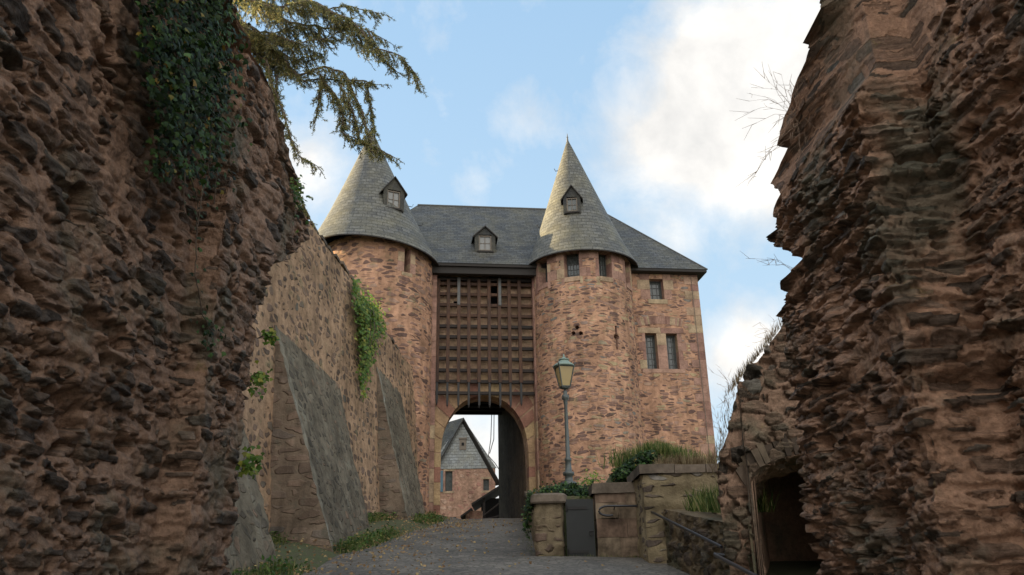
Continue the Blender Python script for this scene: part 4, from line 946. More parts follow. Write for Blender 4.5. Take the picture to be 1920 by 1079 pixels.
q = MB(); q.box(x0_-.2, ext[0], SY+2.6, SY+2.8, 2.3, 5.5); q.build('back_wall', M['dark'], sh)
q = MB(); q.box(s0[0]+.3, x0_-.05, SY+.5, SY+2.9, 2.3, s0[2]-.1+.4); q.build('side_wall', M['houser'], sh)
# ------------------------------------------------------------------ street lamp
LY = 22.; lb = at(1068, 925, LY); lt = at(1056.5, 668, LY); lx = (lb[0]+lt[0])/2; zl = lambda v: at(1062, v, LY)[2]
lamp = thing('street_lamp', (lx, LY, lb[2]-.25), 'old grey cast-iron street lamp with amber lantern in front of the right tower', 'street lamp')
c0 = (lx, LY); z_ = zl
q = MB(); q.lathe([(.17, lb[2]-.3), (.17, z_(912)), (.2, z_(910)), (.2, z_(905)), (.11, z_(903)), (.1, z_(893)), (.15, z_(891)), (.15, z_(886)), (.09, z_(884)), (.075, z_(866)), (.095, z_(864)), (.095, z_(861)), (.06, z_(858)), (.045, z_(760)), (.06, z_(757)), (.05, z_(753)), (.1, z_(748)), (.105, z_(743)), (.05, z_(739)), (.06, z_(736)), (.03, z_(733)), (.025, z_(728))], c0, 20)
q.build('post', M['lampmetal'], lamp, True)
q = MB(); zb_, zt_ = z_(727), z_(689)
q.lathe([(.03, zb_-.06), (.15, zb_-.02), (.155, zb_+.03)], c0, 4, math.pi/4+.25)
n = 4; an = [math.pi/4+.25+k*math.pi/2 for k in range(4)]
rb, rt = .165, .31
cor = lambda k, r, z: np.array((lx+r*math.cos(an[k % 4]), LY+r*math.sin(an[k % 4]), z))
for k in range(4):
    q.tube([cor(k, rb, zb_), cor(k, rt, zt_)], .018, 6); q.tube([cor(k, rt, zt_), cor(k+1, rt, zt_)], .022, 6); q.tube([cor(k, rb, zb_+.02), cor(k+1, rb, zb_+.02)], .018, 6)
    q.tube([cor(k, rt, zt_), cor(k, rt+.04, zt_+.05), cor(k, rt+.035, zt_+.12)], [.02, .02, .004], 6)
lan = q.build('lantern', M['lampmetal'], lamp)
for k in range(4):
    q = MB(); q.quad(cor(k, rb-.012, zb_+.01), cor(k+1, rb-.012, zb_+.01), cor(k+1, rt-.012, zt_), cor(k, rt-.012, zt_)); q.build('glass_pane', M['lampglass'], lan)
q = MB(); q.lathe([(.31, zt_+.01), (.3, zt_+.05), (.17, zt_+.14), (.13, z_(677)), (.12, z_(676))], c0, 16); q.lathe([(.15, z_(676)), (.15, z_(674)), (.09, z_(673)), (.05, z_(671)), (.02, z_(669)), (.03, z_(667)), (.005, z_(664))], c0, 12); q.build('lantern_roof', M['verdigris'], lan, True)
# ------------------------------------------------------------------ low walls, hatch door and railing on the right
def jbox(mb, x0, x1, y0, y1, z0, z1, n=.1, amp=.03, seed=1, top=None):
    """closed box of displaced grids: rough masonry"""
    def face(f, a, b):
        A_ = np.linspace(0, 1, max(3, int(a/n))); B_ = np.linspace(0, 1, max(3, int(b/n))); S, T_ = np.meshgrid(A_, B_); P = f(S, T_); p = P.reshape(-1, 3)
        cc = np.array([(x0+x1)/2, (y0+y1)/2, (z0+z1)/2]); d = (p-cc)/np.array([x1-x0, y1-y0, z1-z0]); h = amp*(fbm(p*np.array([3, 3, 6.]), 5, seed)+.2)
        mb.grid((p+np.sign(d)*(np.abs(d) > .499)*h[:, None]).reshape(P.shape))
    st = np.stack
    face(lambda S, T: st([x0+(x1-x0)*S, S*0+y0, z0+(z1-z0)*T], -1), x1-x0, z1-z0); face(lambda S, T: st([x0+(x1-x0)*S, S*0+y1, z0+(z1-z0)*T], -1), x1-x0, z1-z0)
    face(lambda S, T: st([S*0+x0, y0+(y1-y0)*S, z0+(z1-z0)*T], -1), y1-y0, z1-z0); face(lambda S, T: st([S*0+x1, y0+(y1-y0)*S, z0+(z1-z0)*T], -1), y1-y0, z1-z0)
    face(lambda S, T: st([x0+(x1-x0)*S, y0+(y1-y0)*T, S*0+z1], -1), x1-x0, y1-y0)
DY = 15.1
def zat(v, Y, u=1100): return at(u, v, Y)[2]
def xat(u, Y, v=980): return at(u, v, Y)[0]
pw = thing('parapet_wall', (xat(1030, DY), DY, .5), 'low parapet wall with a capped rounded-corner pier end along the right edge of the lane', 'wall')
pxc = xat(1031, DY); pr = (xat(1060, DY)-xat(1003, DY))/2; ztp = zat(944, DY, 1030)
q = MB(); an = np.linspace(0, 2*math.pi, 49); zz3 = np.linspace(.1, ztp, 30)
se = lambda c_: math.copysign(abs(c_)**.45, c_)
P = np.array([[(pxc+pr*se(math.cos(a)), DY+.32+pr*1.05*se(math.sin(a)), z) for a in an] for z in zz3]); pf = P.reshape(-1, 3)
hN = fbm(pf*4, 4, 4)*.06; pf[:, 0] += np.cos(np.tile(an, 30))*hN; pf[:, 1] += np.sin(np.tile(an, 30))*hN; q.grid(P)
jbox(q, xat(1003, DY)+.03, xat(1003, DY)+.45, DY+.35, 30., .3, 1.5, .25, .04, 3)
# the long wall climbs with the lane
yy = np.linspace(DY+.35, 30.2, 80); xl_ = xat(1003, DY)+.02; tt = zat(940, DY, 1010)+(yy-DY)*.115
for x in (xl_, xl_+.42): q.grid(np.stack([np.stack([np.full_like(yy, x), yy, np.full_like(yy, .2)], -1), np.stack([np.full_like(yy, x), yy, tt], -1)]))
q.grid(np.stack([np.stack([np.full_like(yy, xl_), yy, tt], -1), np.stack([np.full_like(yy, xl_+.42), yy, tt], -1)]))
q.build('wall', M['lowwall'], pw, True)
q = MB(); n = 24; prof = [(pr+.05, ztp), (pr+.07, ztp+.03), (pr+.06, ztp+.15), (pr+.02, ztp+.18), (.01, ztp+.19)]
q.add([(pxc+r_*se(math.cos(a)), DY+.31+r_*1.05*se(math.sin(a)), z) for r_, z in prof for a in an[:-1]], [(i*48+j, i*48+(j+1) % 48, (i+1)*48+(j+1) % 48, (i+1)*48+j) for i in range(4) for j in range(48)]); y = DY+.62
while y < 29.5:
    L = random.uniform(.6, 1.); zc = zat(940, DY, 1010)+(y-DY)*.115; q.box(xl_-.05, xl_+.48, y, y+L-.02, zc+.02, zc+.14); y += L
q.build('coping', M['cap'], pw)
# hatch door
dx0, dx1 = xat(1062, DY), xat(1114, DY); dz0, dz1 = zat(1053, DY), zat(936, DY)
hd = thing('metal_door', ((dx0+dx1)/2, DY, dz0), 'small black metal door between the capped pier and the capped stone block', 'door')
q = MB(); q.box(dx0, dx1, DY+.02, DY+.06, dz0+.03, dz1); q.build('door_leaf', M['door'], hd)
for zz4 in (dz0+.14, dz1-.18):
    q = MB(); q.box(dx0, dx1-.12, DY+.004, DY+.019, zz4, zz4+.05); q.tube([(dx0+.01, DY, zz4-.03), (dx0+.01, DY, zz4+.08)], .018, 8); q.build('hinge', M['iron'], hd)
q = MB(); q.box(dx1-.09, dx1-.04, DY-.02, DY+.018, (dz0+dz1)/2-.1, (dz0+dz1)/2-.02); q.tube([(dx1-.1, DY-.03, (dz0+dz1)/2-.03), (dx1-.02, DY-.03, (dz0+dz1)/2-.03)], .01, 6); q.build('latch', M['iron'], hd)
# capped block
bw = thing('stone_block_wall', ((xat(1117, DY)+xat(1204, DY))/2, DY, .5), 'low sandstone block wall with flat cap slab to the right of the black door', 'wall')
q = MB(); bx0_, bx1_ = xat(1119, DY), xat(1210, DY); zb1 = zat(925, DY, 1160); 
z = .3; rws = [.3, .52, .85, 1.18, 1.46, zb1]
for k in range(len(rws)-1):
    xcut = bx0_+(bx1_-bx0_)*(.45 if k % 2 else .62)
    for a, b in ((bx0_, xcut-.008), (xcut+.008, bx1_)):
        jbox(q, a, b, DY+.0, DY+.6, rws[k]+.006, rws[k+1]-.006, .08, .022, k*3+int(a*10))
q.build('masonry', M['cap2'] if 'cap2' in M else ashlar('brown_blocks', [(0, (.2, .13, .095)), (.5, (.29, .205, .145)), (1, (.31, .24, .165))], 9., .3), bw, True)
q = MB(); jbox(q, bx0_-.06, bx1_+.03, DY-.05, DY+.65, zb1+.004, zat(906, DY, 1160), .08, .015, 5); q.build('cap_slab', M['cap'], bw, True)
# taller block with yellow mortar
BY3 = 14.0; tb = thing('stone_block_wall', (xat(1280, BY3), BY3, .9), 'taller mossy block wall with yellow mortar and grass on its flat top', 'wall')
cx0, cx1 = xat(1212, BY3), xat(1350, BY3); zt3 = zat(888, BY3, 1290)
q = MB(); jbox(q, cx0, cx1+.5, BY3, BY3+1.6, -.3, zt3, .06, .05, 9); q.build('masonry', M['lowwall'] if False else rubble('yellow_mortar_rubble', cell=(.34, .34, .13), mortar=(.31, .245, .15), thr=(.03, .08), stones=[(0, (.07, .055, .045)), (.5, (.13, .1, .085)), (.8, (.22, .17, .13)), (1, (.3, .28, .25))], lich=.2, lichen=(.12, .12, .06), depth=.05), tb, True)
q = MB(); xx = cx0-.06
while xx < cx1+.4:
    L = random.uniform(.45, .7); jbox(q, xx, xx+L-.015, BY3-.06, BY3+1.6, zt3+.004, zat(871, BY3, 1290)+random.uniform(-.01, .02), .08, .012, int(xx*7)); xx += L
q.build('cap_slab', M['cap'], tb, True)
# retaining wall along the stair
rw = thing('retaining_wall', (2.6, 12.6, -.2), 'rough retaining wall under the handrail running down towards the arched ruin', 'wall')
ny_ = 90; nz_ = 60; yy = np.linspace(14.95, 9.93, ny_); xw = np.interp(yy, [9.6, 14.95], [2.74, 2.42]); ztw = np.interp(yy, [9.6, 10.3, 14.5, 14.95], [.66, .70, 1.3, 1.35])
Z = -1.2+(ztw+1.2)*np.linspace(0, 1, nz_)[:, None]; P = np.stack([np.tile(xw, (nz_, 1)), np.tile(yy, (nz_, 1)), Z], -1); pf = P.reshape(-1, 3)
hq, mq, iq = stone_field(pf, (.28, .28, .15), .06, 31, .05); pf[:, 0] -= hq; q = MB(); q.grid(P); tp = P[-1]; t2 = tp.copy(); t2[:, 0] += np.interp(t2[:, 1], [9.9, 11.8], [.02, .45]); q.grid(np.stack([tp, t2])); t3 = t2.copy(); t3[:, 2] = -1; q.grid(np.stack([t2, t3]))
a_ = np.zeros((len(pf)+4*ny_, 4)); a_[:len(pf), 0] = mq; a_[:len(pf), 1] = np.mod(iq*91.7, 1)
q.build('wall', M['ruinW'] if 'ruinW' in M else ruinmat('retaining_rubble', (.2, .145, .085), (.05, .04, .03), (.15, .11, .08), (.13, .13, .08)), rw, True, a_)
# handrails
def rail(pts, label, posts):
    pts = np.array(pts); r = thing('handrail', tuple(pts[0]-np.array([0, 0, .9])), label, 'handrail', 'steel handrails beside the stair')
    q = MB(); q.tube(pts, .02, 10); q.build('rail', M['rail'], r)
    for k, (a, b) in enumerate(posts): q = MB(); q.tube([a, b], .011, 8); q.build('bracket', M['rail'], r)
p0 = at(1142, 949, DY-.12); p1 = at(1199, 949, DY-.12); p2 = at(1353, 1026, 10.35); 
curl = [p0+np.array([-.02-.17*math.sin(t), 0, -.085+.085*math.cos(t)]) for t in np.linspace(0, math.pi*1.15, 10)][::-1]
rail(curl+[p0, (p0+p1)/2, p1, p1+(p2-p1)*.02, p1+(p2-p1)*.5, p2], 'upper steel handrail with a curled end fixed to the block wall', [(p0+np.array([.1, 0, 0]), p0+np.array([.1, .14, -.06])), (p1+(p2-p1)*.3, p1+(p2-p1)*.3+np.array([.14, 0, -.08])), (p1+(p2-p1)*.8, p1+(p2-p1)*.8+np.array([.16, 0, -.08]))])
p3 = at(1341, 1041, 9.85); p4 = at(1418, 1081, 8.1); p5 = p4+(p4-p3)*.9
rail([p3+np.array([.12, .1, .0]), p3+np.array([.0, .02, .01]), p3, p3+(p5-p3)*.03, p4, p5], 'lower steel handrail continuing down in front of the arched doorway', [(p3+(p5-p3)*.1, p3+(p5-p3)*.1+np.array([.2, .1, -.1])), (p4, p4+np.array([.4, .3, -.1]))])
# ------------------------------------------------------------------ vegetation
def pathpts(pix, Y):
    return np.array([at(u, v, y) for (u, v), y in zip(pix, np.broadcast_to(Y, len(pix)))])
def resample(P, step):
    d = np.r_[0, np.cumsum(np.linalg.norm(np.diff(P, axis=0), axis=1))]; n = max(2, int(d[-1]/step)); s = np.linspace(0, d[-1], n)
    return np.stack([np.interp(s, d, P[:, k]) for k in range(3)], -1)
# ivy on the left ruin (wall face X=-2.3)
iv = thing('ivy', (-2.2, 4.2, 1.), 'dark green ivy hanging down the face of the left ruined wall', 'ivy')
def onxL(u, v, X=-2.25): return np.array(onx(u, v, X))
pts = []; poly = [(300, -60, 150, 180), (330, 60, 110, 120), (345, 160, 95, 110), (330, 250, 80, 75), (380, 60, 55, 110), (395, 180, 32, 110), (300, 300, 40, 40), (360, 330, 50, 30), (395, 20, 40, 60)]
for (u, v, su, sv), n in zip(poly, (900, 900, 800, 450, 400, 260, 60, 60, 200)):
    su *= .86; u -= 8
    for k in range(n):
        uu = u+su*rng.uniform(-1, 1)*.75; vv = v+sv*rng.uniform(-1, 1); p = onxL(max(262+(vv < 250)*-5, uu), vv); p[0] += abs(rng.normal(.08, .09)); pts.append(p)
q = MB(); pts = np.array(pts); scatter(q, LEAF, pts, rng.uniform(.022, .062, len(pts)), (1, -.35, .25), 1., droop=True); q.build('leaves', M['ivy'], iv)
q = MB()
vines = [[(352, 300), (368, 380), (362, 450), (360, 520), (372, 600), (392, 640)], [(395, 250), (385, 340), (372, 380), (366, 430)], [(310, -20), (330, 60), (345, 110), (352, 180)], [(400, 200), (408, 300), (398, 380)], [(345, 320), (338, 400)]]
vl = []
for v_ in vines:
    P = resample(np.array([onxL(u, v, -2.12) for u, v in v_]), .03); P += np.cumsum(rng.normal(0, .004, P.shape), 0); q.tube(P, .004, 5)
    for p in P[::1]:
        if rng.random() < .75: vl.append(p+rng.normal(0, .025, 3))
    if v_[-1] == (392, 640): vl += [P[-1]+rng.normal(0, .07, 3) for _ in range(40)]
q.build('vine_stem', M['bark'], iv)
q = MB(); vl = np.array(vl); scatter(q, LEAF, vl, rng.uniform(.02, .045, len(vl)), (1, -.4, .2), 1., droop=True); q.build('trailing_leaves', M['ivy'], iv)
# little plants along the ruin's broken edge
for (u, v, su, n, lab) in ((484, 708, 14, 60, 'small bright green plant on the left ruin edge halfway down'), (466, 868, 15, 70, 'small green plant low on the edge of the left ruin'), (506, 630, 9, 40, 'small weed tuft high on the left ruin edge beside the curtain wall'), (545, 365, 26, 200, 'leafy weed clump on the jutting top of the left ruin')):
    xr, zr_ = ratio(u, v); Y = 6.3 if v > 500 else 6.9
    p = at(u, v, Y); t_ = thing('wall_plant', tuple(p), lab, 'plant', 'small plants rooted in the left ruin')
    q = MB(); P_ = p+rng.normal(0, 1, (n, 3))*np.array([su, su, su*1.1])*Y/F_PX*.7; scatter(q, LEAF, P_, rng.uniform(.03, .06, n), (.4, -1, .4), 1.2, droop=True); q.build('leaves', M['ivylight'] if v > 500 else M['weed'], t_)
    q = MB(); [q.tube([p+np.array([-.1, 0, -.02]), P_[k]], .003, 4) for k in range(6)]; q.build('stem', M['bark'], t_)
# creeper on the curtain wall
cv = thing('creeper', tuple(at(688, 640, 22.5)), 'light green creeper hanging over the notch in the curtain wall top', 'creeper')
pts = []
for (u, v, su, sv, n) in ((668, 545, 5, 18, 120), (682, 575, 13, 20, 500), (692, 610, 16, 35, 900), (688, 650, 11, 35, 500), (683, 690, 8, 30, 260), (705, 590, 10, 18, 260), (680, 720, 4, 22, 60), (718, 615, 6, 14, 60)):
    for k in range(n):
        uu, vv = u+rng.normal(0, su*.62), v+rng.normal(0, sv*.6); xr, zr_ = ratio(uu, vv); Y = (-4.8-.106*16.3-.065*6.5)/(xr-.106); p = np.array([xr*Y, Y, zr_*Y]); k_ = (p[0]+abs(rng.normal(.1, .1)))/p[0]; pts.append(p*k_)
q = MB(); pts = np.array(pts); scatter(q, LEAF, pts, rng.uniform(.07, .14, len(pts)), (1, -.6, .5), 1., droop=True); q.build('leaves', M['ivylight'], cv)
q = MB()
for k in range(5): a = at(676+k*6, 560+k*5, 22.4); b = at(678+k*4, 700-k*12, 22.2); q.tube([a, (a+b)/2+rng.normal(0, .05, 3), b], .012, 5)
q.build('stem', M['bark'], cv)
# bush / ivy behind block wall, trailing plant over the pier
bs = thing('ivy_bush', tuple(at(1195, 905, 16.5)), 'rounded dark green ivy bush behind the low block wall below the right tower', 'bush')
pts = []
for (u, v, su, sv, n) in ((1195, 880, 30, 22, 1300), (1165, 892, 20, 16, 600), (1215, 858, 22, 14, 500), (1225, 885, 20, 22, 500)):
    for k in range(n): d_ = rng.normal(0, 1, 3); d_ /= np.linalg.norm(d_); r_ = rng.uniform(.55, 1); pts.append(at(u+d_[0]*su*r_, v+d_[2]*sv*r_, 16.5+d_[1]*.45*r_))
q = MB(); pts = np.array(pts); scatter(q, LEAF, pts, rng.uniform(.05, .09, len(pts)), (0, -.6, .8), 1.2); q.build('leaves', M['ivy'], bs)
q = MB(); [q.tube([at(1190+k*8, 925, 16.5), at(1180+k*14, 880, 16.4)], .012, 5) for k in range(5)]; q.build('stem', M['bark'], bs)
tv = thing('trailing_ivy', tuple(at(1040, 925, 15.6)), 'trailing ivy spilling over the left side of the pier cap', 'ivy')
pts = []
for (u, v, su, sv, n, Y) in ((1070, 918, 34, 9, 900, 16.2), (1040, 920, 24, 7, 400, 16.0), (995, 945, 10, 18, 260, 15.6), (987, 975, 6, 22, 130, 15.5), (1010, 928, 14, 8, 160, 15.7), (1090, 925, 18, 8, 300, 15.9)):
    for k in range(n): pts.append(at(u+rng.normal(0, su*.6), v+rng.normal(0, sv*.6), Y+rng.normal(0, .12)))
q = MB(); pts = np.array(pts); scatter(q, LEAF, pts, rng.uniform(.04, .075, len(pts)), (0, -.6, .8), 1.1, droop=True); q.build('leaves', M['ivy'], tv)
q = MB(); P = resample(pathpts([(995, 950), (1003, 925), (1018, 914), (1024, 908), (1022, 916)], 15.4), .05); q.tube(P, .008, 5); q.build('stem', M['bark'], tv)
# small climbing plant on tower foot
pl = thing('wall_plant', tuple(at(1105, 905, 24.)), 'thin yellow-green plant in front of the damaged foot of the right tower', 'plant')
q = MB(); pts = np.array([at(1108+rng.normal(0, 10), 902+rng.normal(0, 8), 24+rng.normal(0, .2)) for _ in range(120)]); scatter(q, OVAL, pts, rng.uniform(.07, .12, 120), (0, -1, .5), 1.); q.build('leaves', M['ivylight'], pl)
# grasses (stuff)
def grass(name, lab, areas, mat, h):
    q = MB()
    for (f, n) in areas:
        P = np.array([f() for _ in range(n)]); scatter(q, BLADE, P, rng.uniform(h*.5, h*1.25, n), upright=True)
    o = q.build(name, mat); tag(o, lab, 'grass', kind='stuff'); return o
def gpt(x, y): return (x, y, float(ground_z(np.array([x]), np.array([y]))[0])-.03)
def strip():
    y = rng.uniform(7, 29); base = float(wall_x(y, 0)); pj = 1.2 if (10.9 < y < 14 or 16.3 < y < 20.6) else (.85 if 24.4 < y < 27.6 else .0)
    return gpt(base+pj+abs(rng.normal(.05, .22)), y)
grass('verge_grass', 'green weeds and grass along the foot of the curtain wall', [(strip, 5200)], M['grass'], .2)
q = MB(); P = np.array([strip() for _ in range(2600)]); P[:, 2] += rng.uniform(0, .22, len(P)); scatter(q, OVAL, P, rng.uniform(.05, .12, len(P)), (0, -.3, 1), 1.4); tag(q.build('verge_weeds', M['weed']), 'leafy weeds along the foot of the buttresses', 'weeds', kind='stuff')
def onblock(): u = rng.normal(1290, 34); p = at(min(1335, max(1235, u)), 872, BY3+rng.uniform(.1, 1.2)); p[2] = zat(873, BY3, 1290); return tuple(p)
grass('dry_grass', 'brown dry grass on top of the taller block wall', [(onblock, 1700)], M['drygrass'], .24)
def hump():
    u = rng.normal(1235, 34); Y = rng.uniform(16.6, 17.6); p = at(u, 872-12*math.exp(-((u-1235)/32)**2), Y); p[2] += rng.uniform(-.1, .05); return tuple(p)
grass('mound_grass', 'yellow-green grass on the mound behind the block walls', [(hump, 3600)], M['grass'], .34)
q = MB(); qx = at(1235, 900, 17.6); G_ = []
for i in range(13):
    a = i/12*math.pi/2; G_.append([(qx[0]+1.0*math.cos(t)*math.cos(a)-.2, 17.6+1.0*math.sin(t)*math.cos(a), qx[2]-.3+.75*math.sin(a)) for t in np.linspace(0, 2*math.pi, 40)])
G_ = np.array(G_); pf = G_.reshape(-1, 3); pf += (.08*fbm(pf*3, 3))[:, None]; q.grid(G_); tag(q.build('mound', M['earth'], smooth=True), kind='structure')
def edge_r():
    k = rng.random()
    if k < .4: return gpt(rng.uniform(.25, 2.5), DY-abs(rng.normal(.05, .12)))
    if k < .75: return gpt(.32-abs(rng.normal(0, .1)), rng.uniform(15.2, 22))
    return gpt(.4+.4*rng.random(), DY-abs(rng.normal(.1, .2)))
grass('edge_grass', 'mossy grass at the foot of the pier and the black door', [(edge_r, 1500)], M['grass'], .09)
def ledge(): y = rng.uniform(11.2, 13.6); x = rng.uniform(2.75, 3.5); return (x, y, .85+.1*(y-10.5))
grass('ledge_grass', 'tall yellow grass on the ledge behind the handrail', [(ledge, 900)], M['grass'], .36)
def slopeA():
    x = rng.uniform(XA0, XA0+1.15); return (x, AY+rng.uniform(0, .6), float(topA(x))-.04)
grass('ruin_grass', 'dark grass tufts on the sloping top of the arched ruin', [(slopeA, 700)], M['drygrass'], .13)
# dry stems on the right ruin
def stems(root_px, tips, Y, lab, side=1):
    r0_ = at(*root_px, Y); t_ = thing('dry_shrub', tuple(r0_), lab, 'dry plant', 'dry stems rooted on the right ruin'); q = MB()
    for (u, v) in tips:
        tip = at(u, v, Y+rng.normal(0, .1)); mid = (r0_+tip)/2+np.array([0, 0, .06])+rng.normal(0, .03, 3); P = resample(np.array([r0_+rng.normal(0, .02, 3), mid, tip]), .05); q.tube(P, np.linspace(.0018, .0008, len(P)), 4)
        for _ in range(4):
            i = rng.integers(len(P)//3, len(P)); d = (tip-r0_)*rng.uniform(.12, .25)+rng.normal(0, .05, 3); q.tube([P[i], P[i]+d], [.002, .001], 4)
    q.build('stem', M['dryst'], t_)
M['dryst'] = simple('dry_stem', (.32, .22, .15), .8)
stems((1495, 215), [(1425, 140), (1440, 120), (1400, 175), (1393, 215), (1405, 190), (1420, 165), (1450, 150), (1410, 235), (1440, 250), (1465, 140), (1480, 160), (1500, 150)], 6.1, 'bare dry twigs fanning out from the top of the right ruin')
stems((1500, 230), [(1530, 180), (1520, 200), (1480, 260), (1470, 250), (1540, 260), (1510, 270), (1500, 280), (1528, 240), (1495, 170)]*3, 6.0, 'dense brown tuft of dry stalks on the right ruin ledge')
stems((1470, 270), [(1410, 340), (1420, 320), (1400, 350), (1435, 300)], 6.4, 'thin arching dry stems below the ledge of the right ruin')
stems((1493, 508), [(1405, 485), (1420, 492), (1430, 498)], 6.4, 'single drooping dry stem halfway down the right ruin')
stems((1452, 632), [(1425, 605), (1440, 590), (1405, 650), (1415, 625), (1430, 640)], 9.9, 'wispy dry grass stems on the shoulder of the arched ruin')
stems((1378, 742), [(1350, 690), (1365, 700), (1345, 720), (1360, 770), (1338, 700), (1350, 790)], 9.9, 'dry stems at the left top corner of the arched ruin')
stems((1352, 815), [(1338, 760), (1345, 775), (1330, 790), (1340, 800)], 9.9, 'small dry tuft low on the left end of the arched ruin')
# fallen leaves
def lf():
    y = rng.uniform(5, 29); x = -3.7+abs(rng.normal(0, 1.9))-.5*(y < 20)
    if x > (.3 if y > 14.5 else 2.2): x = rng.uniform(-3.6, -2)
    return (x, y, float(ground_z(np.array([x]), np.array([y]))[0])+.075)
P = np.array([lf() for _ in range(2600)]); q = MB(); scatter(q, LEAF, P, rng.uniform(.03, .07, len(P)), (0, -.5, 1), 1.1); tag(q.build('fallen_leaves', M['dryleaf']), 'brown autumn leaves scattered over the lane', 'leaves', kind='stuff')
# ------------------------------------------------------------------ conifer overhanging from the left
tr = thing('conifer_tree', (-8.4, 13., -.2), 'old conifer with drooping golden-green boughs hanging over the left ruined wall', 'tree')
q = MB(); q.tube([(-8.4, 13, -.4), (-8.4, 13, 2), (-8.2, 12.9, 6), (-8.1, 12.8, 10), (-8., 12.7, 14), (-8, 12.7, 18)], [.42, .34, .28, .2, .12, .03], 14); q.build('trunk', M['bark'], tr, True)
NEED = (np.array([(-.06, 0, 0), (.06, 0, 0), (.035, 1, .02), (-.035, 1, .02)]), [(0, 1, 2, 3)])
qb = MB(); npos = []; ndir = []
def twig(p, d, L, depth=0):
    n = max(4, int(L/.03)); P = [p]; dd = d/np.linalg.norm(d)
    for i in range(n):
        dd = dd+np.array([0, 0, -.035])+rng.normal(0, .05, 3); dd /= np.linalg.norm(dd); P.append(P[-1]+dd*L/n)
    P = np.array(P); qb.tube(P, np.linspace(.006 if depth == 0 else .004, .002, len(P)), 4, False)
    for i in range(1, len(P)):
        npos.append(P[i]+rng.normal(0, .004, 3)); ndir.append(P[i]-P[i-1])
        if depth < 1 and rng.random() < .34:
            s = np.cross(P[i]-P[i-1], rng.normal(0, 1, 3)); s /= max(1e-6, np.linalg.norm(s)); twig(P[i], s*.8+dd*.8+np.array([0, 0, -.25]), L*rng.uniform(.15, .38), depth+1)
def bough(P, r0_, every, L0, L1, hang=1.15, spread=.7, start=0.):
    every *= .8; L1 *= 1.15
    P = resample(P, .05); P = P+np.cumsum(rng.normal(0, .006, P.shape), 0); n = len(P); qb.tube(P, np.linspace(r0_, .006, n), 6, False)
    acc_ = 0
    for i in range(int(n*start), n-1):
        t_ = P[i+1]-P[i]; t_ = t_/np.linalg.norm(t_); acc_ += .05
        while acc_ > every:
            acc_ -= every; s = np.cross(t_, [0, 0, 1.]); s /= np.linalg.norm(s); s *= rng.choice([-1, 1])*spread*rng.uniform(.2, 1.)
            twig(P[i], t_*rng.uniform(.3, .9)+s+np.array([0, 0, -hang*rng.uniform(.1, 1.)]), rng.uniform(L0, L1)*(1-.55*i/n))
    twig(P[-1], P[-1]-P[-4], .25)
tk = lambda z: np.array([-8.15, 12.9, z])
bough(np.vstack([[tk(10.5)], pathpts([(380, -60), (520, -30), (600, 0), (655, 25), (700, 75), (745, 90), (776, 128)], [11.6, 11, 10.6, 10.4, 10.2, 10.1, 10.])]), .06, .035, .25, .75, start=.35)
bough(np.vstack([[tk(9.6)], pathpts([(400, 20), (480, 60), (560, 150), (610, 133), (650, 150), (680, 215), (690, 250), (700, 285)], [11.6, 11.2, 11, 10.8, 10.7, 10.6, 10.5, 10.4])]), .05, .035, .22, .6, start=.35)
bough(pathpts([(600, 140), (640, 200), (645, 250), (690, 265), (740, 288)], [10.8, 10.7, 10.6, 10.5, 10.4]), .018, .03, .15, .4)
bough(pathpts([(560, 150), (620, 150), (680, 155), (700, 160)], 10.9), .014, .035, .1, .28, .5)
bough(np.vstack([[tk(10.)], pathpts([(420, -20), (500, 20), (580, 20), (640, 10), (700, 25)], [11.4, 11, 10.8, 10.7, 10.6])]), .04, .04, .2, .6, start=.4)
bough(np.vstack([[tk(8.6)], pathpts([(420, 60), (500, 120), (530, 200), (545, 260), (560, 300), (596, 318)], [11.3, 11, 10.8, 10.6, 10.5, 10.5])]), .04, .04, .15, .4, start=.4)
bough(pathpts([(500, 110), (520, 220), (535, 290), (550, 340), (570, 400)], 10.7), .014, .04, .12, .28)
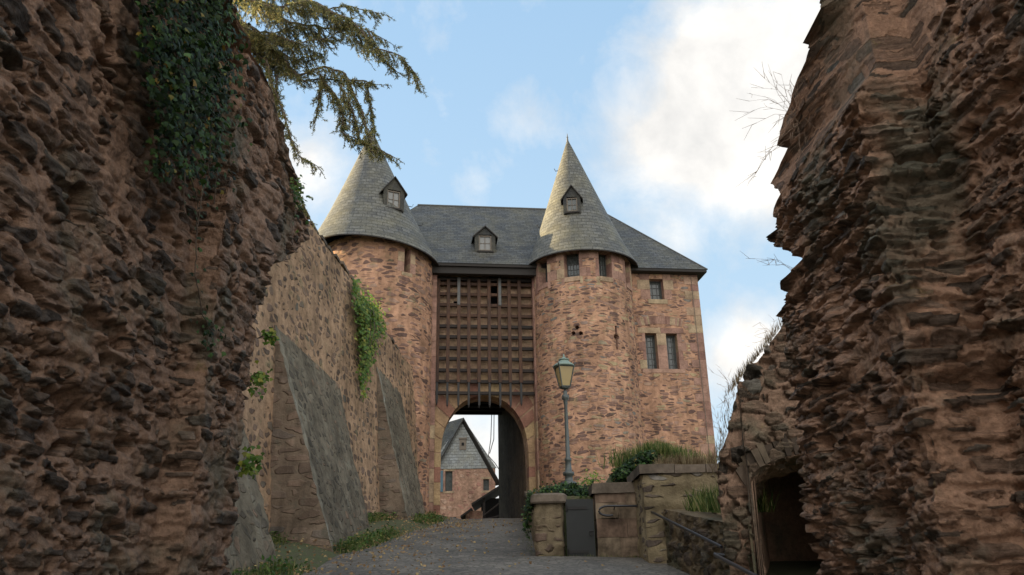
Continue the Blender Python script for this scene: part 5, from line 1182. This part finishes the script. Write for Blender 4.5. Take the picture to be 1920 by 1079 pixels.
for pp, yy_, a_, b_ in (([(430, 40), (500, 60), (560, 40), (620, 60)], 10.9, .3, .6), ([(440, 70), (500, 60), (560, 80), (600, 100)], 11.1, .3, .6), ([(430, 100), (480, 110), (540, 130)], 11.2, .25, .5), ([(440, 0), (520, 10), (580, 0), (640, 30), (690, 50), (720, 70)], 10.5, .25, .55), ([(500, 60), (560, 80), (620, 70), (660, 40)], 10.7, .25, .5), ([(650, 150), (690, 150), (700, 200), (705, 250)], 10.6, .15, .35), ([(610, 140), (600, 180), (590, 230)], 10.8, .15, .3), ([(640, 160), (665, 210), (672, 260), (710, 275)], 10.5, .15, .4), ([(520, 140), (515, 200), (530, 260)], 11., .2, .35), ([(690, 60), (720, 110), (740, 130)], 10.3, .15, .3)):
    bough(pathpts(pp, yy_), .014, .035, a_, b_)
bough(pathpts([(440, 30), (500, 90), (560, 110), (590, 100)], 11.0), .03, .03, .2, .55)
bough(pathpts([(430, -10), (470, 60), (520, 130), (560, 130)], 11.2), .03, .03, .2, .55)
bough(pathpts([(470, 0), (540, 40), (600, 50), (650, 60), (690, 95)], 10.9), .03, .035, .2, .5)
for k in range(9):       # unseen rest of the crown, coarser
    a = rng.uniform(1.6, 4.6); z0 = 6+k*1.2; L = 3.6-.25*k; e_ = tk(z0)+np.array([math.cos(a)*L, math.sin(a)*L, -.3]); bough(np.array([tk(z0), (tk(z0)+e_)/2+np.array([0, 0, .3]), e_]), .05, .16, .3, .7, start=.2)
qb.build('branch', M['bark'], tr)
npos = np.array(npos); ndir = np.array(ndir); ndir /= np.linalg.norm(ndir, axis=1)[:, None]; print('needle clusters', len(npos))
q = MB(); reps = 4; Pn = np.repeat(npos, reps, 0); Dn = np.repeat(ndir, reps, 0); n = len(Pn); y = Dn*.7+rng.normal(0, .6, (n, 3)); y /= np.linalg.norm(y, axis=1)[:, None]; z = rng.normal(0, 1, (n, 3)); x = np.cross(y, z); x /= np.linalg.norm(x, axis=1)[:, None]
sz = rng.uniform(.022, .042, n); V0 = NEED[0]; V = Pn[:, None]+sz[:, None, None]*(V0[None, :, 0:1]*2.0*x[:, None]+V0[None, :, 1:2]*y[:, None])
q.v.append(V.reshape(-1, 3)); q.n = n*4; q.f = [(4*i, 4*i+1, 4*i+2, 4*i+3) for i in range(n)]; q.mi = [0]*n
q.build('needles', M['needle'], tr)
